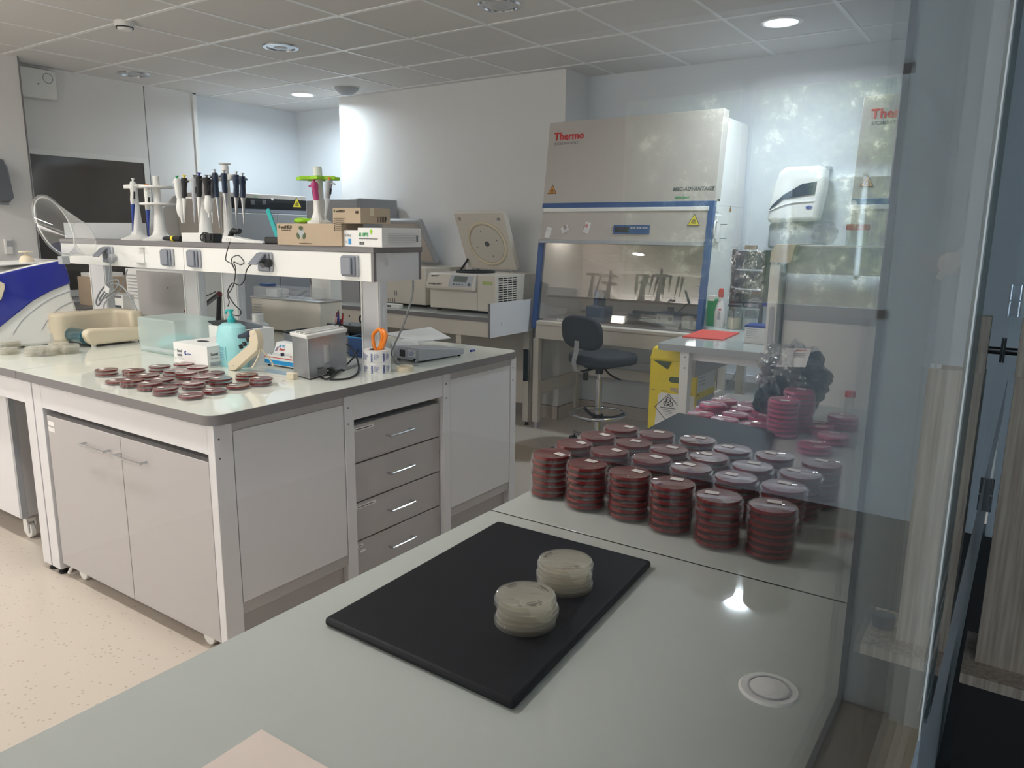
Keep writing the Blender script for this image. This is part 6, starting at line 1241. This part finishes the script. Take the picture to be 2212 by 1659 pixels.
Yr = 3.0; x0, x1, z0, z1 = px(Yr, 662, 703, 600, 640); t, b = bx('white_canister', 'white square canister with a loop handle behind the water bath', 'canister', x0, x1, 3.035, 3.125, ZB, z1, 'whitepl', 'body', .008)
MB().ring((x0-.01, 3.08, z1-.03), .028, .006, (0, 1, 0)).build('handle', 'whitepl', t, w=True)
# ================================================================== CHAIR
Yc = 4.42; C_ = V((ony(1293, 850, Yc).x, Yc, 0)); fa = R(71); fd_ = V((cos(fa), sin(fa), 0)); sd_ = V((-sin(fa), cos(fa), 0))
t = thing('lab_chair', 'black swivel laboratory chair with a chrome foot ring in front of the safety cabinet', 'chair', C_)
zc_ = lambda y: zat(1293, y, C_)
zs0, zs1 = zc_(797), zc_(762)
def rp(cx, cy, rx, ry, n=28, e=2.8): return [(cx+rx*abs(cos(a))**(2/e)*(1 if cos(a) > 0 else -1), cy+ry*abs(sin(a))**(2/e)*(1 if sin(a) > 0 else -1)) for a in [2*pi*i/n for i in range(n)]]
so = C_+fd_*.03
MB().prism(rp(0, 0, .21, .205), (so.x, so.y, zs1-.07), fd_, sd_, (0, 0, .065)).build('seat', 'fabric', t, w=True, bev=.022, seg=4)
MB().prism(rp(0, 0, .10, .09), (C_.x, C_.y, zs1-.095), fd_, sd_, (0, 0, .028)).build('seat_plate', 'black', t, w=True)
bc = C_-fd_*.19; zb0, zb1 = zat(1281, 757, bc), zat(1281, 683, bc); zm = (zb0+zb1)/2
tilt = V((0, 0, 1))-fd_*.10; tilt.normalize()
MB().prism([(a, c) for a, c in rp(0, 0, .185, (zb1-zb0)/2, e=3)], V((bc.x, bc.y, zm)), sd_, tilt, fd_*.05).build('backrest', 'fabric', t, w=True, bev=.02, seg=4)
b_ = MB().prism(rp(0, 0, .05, .011), V((bc.x, bc.y, zm+.05)), sd_, tilt, -fd_*.004).build('grip_slot', 'grey', t, w=True, bev=.002)
pts = [V((bc.x, bc.y, zm-.05))-fd_*.012, V((bc.x, bc.y, zb0-.02))-fd_*.02, C_-fd_*.225+V((0, 0, zs1-.05)), C_-fd_*.18+V((0, 0, zs1-.11)), C_-fd_*.05+V((0, 0, zs1-.10))]
b = MB()
P_ = spline([V(p) for p in pts], 6)
for i in range(len(P_)-1):
    a, c = P_[i], P_[i+1]; s_ = sd_*.022; n_ = (c-a).cross(sd_).normalized()*.003
    b._add([a-s_-n_, a+s_-n_, a+s_+n_, a-s_+n_, c-s_-n_, c+s_-n_, c+s_+n_, c-s_+n_], [(0, 1, 2, 3), (7, 6, 5, 4), (0, 4, 5, 1), (1, 5, 6, 2), (2, 6, 7, 3), (3, 7, 4, 0)])
b.build('back_bar', 'chrome', t, w=True)
MB().cyl(C_-fd_*.12+V((0, 0, zs1-.17)), C_-fd_*.12+V((0, 0, zs1-.12)), .018).build('adjust_knob', 'black', t, w=True)
MB().tube([C_+V((0, 0, zs1-.085))-sd_*.03, C_+V((0, 0, zs1-.13))-sd_*.10, C_+V((0, 0, zs1-.15))-sd_*.20], .006).build('height_lever', 'black', t, w=True)
zr = zc_(893); b = MB().cyl(C_+V((0, 0, zs1-.14)), C_+V((0, 0, zs1-.09)), .026); b.build('swivel_hub', 'black', t, w=True)
MB().cyl(C_+V((0, 0, .30)), C_+V((0, 0, zs1-.14)), .014).build('gas_rod', 'chrome', t, w=True); MB().cyl(C_+V((0, 0, .12)), C_+V((0, 0, zc_(818))), .024).build('gas_cylinder', 'chrome', t, w=True)
MB().ring(C_+V((0, 0, zr)), .185, .010, n=48).build('foot_ring', 'chrome', t, w=True)
b = MB().cyl(C_+V((0, 0, zr-.05)), C_+V((0, 0, zr-.005)), .035)
for k in range(3):
    a = 2*pi*k/3+.5; d = V((cos(a), sin(a), 0)); b.tube([C_+d*.03+V((0, 0, zr-.03)), C_+d*.11+V((0, 0, zr-.025)), C_+d*.178+V((0, 0, zr-.002))], .012)
b.build('ring_spider', 'black', t, w=True)
b = MB().cyl(C_+V((0, 0, .075)), C_+V((0, 0, .14)), .045, .035); b.build('base_hub', 'black', t, w=True)
aL = math.atan2(onz(1212, 945, 0).y-C_.y, onz(1212, 945, 0).x-C_.x)
for k in range(5):
    a = aL+2*pi*k/5; d = V((cos(a), sin(a), 0)); l_ = MB().tube([C_+d*.03+V((0, 0, .105)), C_+d*.26+V((0, 0, .085)), C_+d*.285+V((0, 0, .083))], .013).build('base_arm', 'chrome' if k == 0 else 'black', t, w=True)
    MB().cyl(C_+d*.285+V((0, 0, .055)), C_+d*.285+V((0, 0, .09)), .006).build('caster_pin', 'black', l_, w=True)
    s_ = V((-d.y, d.x, 0)); MB().cyl(C_+d*.30+V((0, 0, .029))-s_*.02, C_+d*.30+V((0, 0, .029))+s_*.02, .029, n=24).build('caster_wheel', 'black', l_, w=True, bev=.002)
# ================================================================== YELLOW BIN
Yb = 4.02; x0, x1 = ony(1402, 850, Yb).x, ony(1503, 850, Yb).x; zt = ony(1450, 770, Yb).z; zt2 = ony(1450, 748, Yb).z; y1 = onx(1537, 850, x1).y+.05
t = thing('waste_bin', 'tall yellow clinical waste box with a biohazard diamond under the side table', 'waste bin', ((x0+x1)/2, (Yb+y1)/2, 0))
B(x0, Yb, 0, x1, y1, zt).build('carton', 'yellow', t, w=True, bev=.003)
b = MB().hexa([(x0-.008, Yb-.008, zt-.03), (x1+.008, Yb-.008, zt-.03), (x1+.008, y1+.008, zt-.03), (x0-.008, y1+.008, zt-.03)], [(x0+.01, Yb+.0, zt2-.01), (x1-.02, Yb+.02, zt2-.03), (x1-.03, y1-.03, zt2-.015), (x0+.02, y1-.03, zt2)]); b.build('bag_rim', 'yellow', t, w=True, bev=.015, seg=3, sub=0)
MB().prism([(0, 0), (.11, -.0), (.09, -.045)], (x0+.02, Yb-.0085, zt-.03), XR, ZU, (0, -.001, 0)).build('bag_fold', 'olive', t, w=True)
MB().prism(rounded(0, 0, .085, .034, .016), (x0+.12, Yb-.0012, zt-.15), XR, ZU, (0, .001, 0)).build('hand_hole', 'olive', t, w=True)
B(x0+.13, Yb-.001, zt-.20, x0+.185, Yb, zt-.18).build('small_label', 'kraft', t, w=True, smooth=False)
MB().prism([(.01, .03), (x1-x0-.005, .03), (x1-x0-.005, zt-.215), (.075, zt-.215), (.06, zt-.23)], (x0, Yb-.0012, 0), XR, ZU, (0, .001, 0)).build('white_panel', 'paper', t, w=True)
cq = ony(1443, 882, Yb-.0015); s_ = .085; b = MB()
for i in range(4):
    a, c = R(90*i), R(90*(i+1)); b.prism([(s_*cos(a), s_*sin(a)), (s_*cos(c), s_*sin(c)), (.94*s_*cos(c), .94*s_*sin(c)), (.94*s_*cos(a), .94*s_*sin(a))], cq, XR, ZU, (0, -.0008, 0))
b.build('diamond_border', 'ink', t, w=True, smooth=False); biohaz(cq+V((0, -.0005, .035)), .026, XR, ZU, t)
text('MATIERES INFECTIEUSES', cq+V((0, -.0005, -.002)), XR, ZU, .0095, 'ink', t, align='CENTER', bold=.0003, wx=.9)
for k in range(4): lines(cq+V((-.04+.009*k, -.0005, -.012-.009*k)), XR, ZU, .08-.018*k, 1, .01, .0018, 'ink', t, jitter=.1)
text('6', cq+V((0, -.0005, -.07)), XR, ZU, .014, 'ink', t, align='CENTER')
for k in range(4): B(x0+.005+.075*k, Yb-.001, zt-.205, x0+.035+.075*k, Yb, zt-.202).build('perforation', 'ink', t, w=True, smooth=False)
B(x1, Yb+.02, zt-.20, x1+.0008, y1-.01, zt-.06).build('side_panel', 'paper', t, w=True, smooth=False); lines((x1+.001, Yb+.04, zt-.10), YR, ZU, .10, 4, .02, .006, 'grey', t); B(x1, Yb+.02, .05, x1+.0008, y1-.01, zt-.24).build('side_panel', 'socketb', t, w=True, smooth=False)
B(x1, Yb+.01, zt-.212, x1+.0008, Yb+.05, zt-.209).build('perforation', 'ink', t, w=True, smooth=False)
# ================================================================== SIDE TABLE THINGS
T_ = ZB
P = [onz(*a, T_) for a in ((1474, 729), (1562, 736), (1597, 721), (1517, 714))]; cc = sum(P, V())/4
t = thing('red_folder', 'coral red paper folder lying on the side table', 'folder', cc); MB().hexa([p+V((0, 0, .0005)) for p in P], [p+V((0, 0, .008)) for p in P]).build('cover', 'redsheet', t, w=True, bev=.001)
p = onz(1553, 708, T_)+V((-.01, .03, 0)); zz_ = lambda y: zat(1553, y, p)-T_; rb = .036
t = thing('spray_bottle', 'white squeeze bottle with a red nozzle on the side table', 'bottle', p); h_ = zz_(642)
MB().lathe([(0, 0), (rb*.9, 0), (rb, .006), (rb, h_*.25), (rb*.98, h_*.5), (rb*.72, h_*.72), (rb*.42, h_*.88), (.013, h_), (0, h_)], n=32, T=Matrix.Diagonal((1, .7, 1, 1))).build('bottle_body', 'whitegl', t)
MB().lathe([(0, h_), (.015, h_), (.017, h_+.02), (.018, h_+.035), (.013, h_+.055), (0, h_+.06)], n=24).build('nozzle', 'red', t); b = MB().prism([(-.01, .05), (.014, .05), (.01, .10), (-.004, .11)], (0, -rb*.72, 0), XR, ZU, (0, .002, 0)).build('label', 'socketb', t)
MB().lathe([(0, 0), (1, 0), (1, .001), (0, .001)], n=20, T=Matrix.Translation((.006, -rb*.62, h_*.60)) @ Matrix.Rotation(R(90), 4, 'X') @ Matrix.Diagonal((.009, .006, 1, 1))).build('red_mark', 'red', t)
x0, x1, z0, z1 = px(4.80, 1527, 1546, 640, 705); t, b = bx('green_carton', 'tall green and white carton behind the spray bottle', 'box', x0, x1, 4.80, 4.86, T_, T_+(z1-T_)*.93, 'green'); B(x0+.004, 4.798, z1-.03, x1-.012, 4.85, z1+.006).build('white_top', 'paper', t, w=True)
for xx, yb_, lb, k in ((1592, 708, 'glass jar with a dark lid on the side table, left of two', 0), (1635, 708, 'glass jar with a pale lid on the side table, right of two', 1)):
    p = onz(xx, yb_, T_)+V((0, -.02, 0)); p.y = min(p.y, 4.76); t = thing('glass_jar', lb, 'jar', p); h_ = zat(xx, 662, p)-T_; rb = .048
    MB().lathe([(0, 0), (rb, 0), (rb, h_*.8), (rb*.85, h_*.9), (rb*.85, h_)], n=32).build('jar_wall', 'jar', t); MB().lathe([(0, h_), (rb*.9, h_), (rb*.9, h_+.014), (0, h_+.014)], n=32).build('lid', 'dgrey' if k == 0 else 'steel', t)
    MB().lathe([(0, .004), (rb*.9, .004), (rb*.9, h_*.5), (0, h_*.5)], n=28).build('contents', 'cream' if k == 0 else 'frostw', t)
p = onz(1594, 707, T_)+V((0, .12, 0)); p.y = 4.815; p.x += .02; t = thing('trigger_sprayer', 'bottle with a black trigger head behind the glass jars', 'bottle', p); zh = zat(1594, 640, p)-T_
MB().lathe([(0, 0), (.035, 0), (.035, zh*.55), (.014, zh*.72), (.014, zh*.8), (0, zh*.8)], n=24).build('bottle_body', 'jar', t); MB().prism([(-.014, 0), (.012, 0), (.016, .035), (.04, .05), (.035, .062), (-.03, .062), (-.036, .045), (-.012, .04)], (0, -.008, zh*.8), XR, ZU, (0, .016, 0)).build('trigger_head', 'black', t, bev=.002)
x0, x1, z0, z1 = px(4.10, 1600, 1651, 706, 742); P = onz(1625, 742, T_); t, b = bx('tissue_box', 'white carton with a blue top edge on the side table beside the fridge', 'box', x0, x1, P.y, P.y+.12, T_, z1, 'paper'); B(x0-.0008, P.y-.0008, z1-.012, x1+.0008, P.y+.1205, z1+.0006).build('blue_edge', 'inkblue', t, w=True, smooth=False); lines((x0+.01, P.y-.0012, z1-.022), XR, ZU, (x1-x0)*.6, 5, .012, .003, 'grey', t)
p = ony(1641, 664, 4.7); t, b = bx('blue_cap_tube', 'white tube with a royal blue lid behind the jars', 'tube', p.x-.02, p.x+.02, 4.84, 4.88, T_, p.z-.005, 'frostw', 'tube_body', .003); B(p.x-.025, 4.835, p.z-.004, p.x+.025, 4.885, p.z+.014).build('cap', 'royal', t, w=True, bev=.002)
x0, x1, z0, z1 = px(4.86, 1576, 1655, 540, 700)
t = thing('bagged_rack', 'black tray tower wrapped in shiny clear film at the back of the side table', 'tray tower', ((x0+x1)/2, 4.9, T_))
b = MB(); b.box(x1-.03, 4.86, T_, x1, 4.93, z1); b.box(x0, 4.87, T_, x0+.015, 4.93, z1); b.build('rack_frame', 'rubber', t, w=True)
for k in range(4): zz0 = T_+(z1-T_)*k/4; B(x0+.016, 4.872, zz0+.003, x1-.031, 4.93, zz0+(z1-T_)/4-.008).build('tray', 'navy', t, w=True, bev=.003)
b = MB(); 
nx, nz2 = 16, 30; random.seed(9); vs = []
for j in range(nz2+1):
    for i in range(nx+1): vs.append((x0-.006+(x1-x0-.01)*i/nx, 4.862-random.uniform(0, .014), T_+(z1-T_+.02)*j/nz2))
b._add(vs, [(j*(nx+1)+i, j*(nx+1)+i+1, (j+1)*(nx+1)+i+1, (j+1)*(nx+1)+i) for j in range(nz2) for i in range(nx)]); b.build('film', 'wrap', t, w=True)
B(x0+.08, 4.862, z1+.001, x0+.15, 4.90, z1+.03).build('top_card', 'kraft', t, w=True); MB().tube([(x0+.03, 4.86, z1), (x0+.08, 4.86, z1+.05), (x0+.14, 4.86, z1+.0)], .004).build('film_loop', 'wrap', t, w=True)
# ================================================================== BLACK BAG ON THE BENCH
Yb = 2.56; cb = ony(1720, 820, Yb); rb = (ony(1800, 820, Yb).x-ony(1645, 820, Yb).x)/2; cb.x = min(cb.x, XN-.005-rb*1.0)
t = thing('black_bag', 'dark blue-black plastic bag with a white delivery label on the near bench end', 'bag', (cb.x, Yb, ZB)); hb = ony(1720, 752, Yb).z-ZB
from mathutils import noise as NS
def crumple(b, c, a1, a2, f1, f2):
    for v in b.bm.verts:
        d = v.co-c; u = d.normalized(); q = u*f1
        k = 1+a1*NS.noise(q)+a2*abs(NS.noise(u*f2+V((3, 1, 7))))-a2*.3; v.co = c+d*k; v.co.z = max(v.co.z, ZB+.001); v.co.y = min(v.co.y, 2.75); v.co.x = min(v.co.x, XN-.004)
    return b
cB = V((cb.x, Yb, ZB+hb*.48)); b = crumple(MB().ball(cB, rb*.96, .10, hb*.5, n=80, m=48), cB, .30, .16, 1.8, 4)
b.build('bag_body', 'bag', t, w=True)
cF = V((cb.x-rb*.55, Yb-.06, ZB+hb*.22)); b = crumple(MB().ball(cF, rb*.45, .05, hb*.25, n=50, m=30), cF, .3, .2, 2, 5); b.build('bag_fold', 'bag', t, w=True)
P = [ony(1676, 792, Yb-.10), ony(1740, 793, Yb-.10), ony(1753, 754, Yb-.06), ony(1697, 752, Yb-.06)]
rr = (P[1]-P[0]).normalized(); uu = (P[3]-P[0]); uu = (uu-rr*uu.dot(rr)); hh = uu.length; uu.normalize(); nn = rr.cross(uu)
b = MB().prism([((p-P[0]).dot(rr), (p-P[0]).dot(uu)) for p in P], P[0], rr, uu, -nn*.0008).build('delivery_label', 'paper', t, w=True, smooth=False)
text('transport', P[0]+rr*.045+uu*(hh-.012), rr, uu, .011, 'red', b); lines(P[0]+rr*.05+uu*(hh-.022)+nn*.001, rr, uu, .04, 3, .006, .0015, 'ink', b)
for k in range(9): MB().prism([(.006, .006+.004*k), (.016, .006+.004*k), (.016, .008+.004*k), (.006, .008+.004*k)], P[0]+nn*.0008, rr, uu, nn*.0004).build('barcode_bar', 'ink', b, w=True, smooth=False)
cW = V((cb.x-rb*.2, Yb-.015, ZB+hb*.62)); crumple(MB().ball(cW, rb*.85, .10, hb*.44, n=60, m=36), cW, .3, .45, 3, 7).build('clear_wrap', 'wrap', t, w=True)
# small red capped tube on the bench near the jamb
q = onz(1853, 905, ZB); q.x = min(q.x, XN-.03); q.y = 2.45; t = thing('red_cap_tube', 'clear tube with a red cap at the bench edge near the window jamb', 'tube', q)
zh = zat(1855, 852, q)-ZB; MB().lathe([(0, 0), (.013, 0), (.013, zh-.01), (0, zh-.01)], n=20).build('tube_body', 'jar', t); MB().lathe([(0, zh-.01), (.015, zh-.01), (.015, zh+.008), (0, zh+.008)], n=20).build('cap', 'red', t)
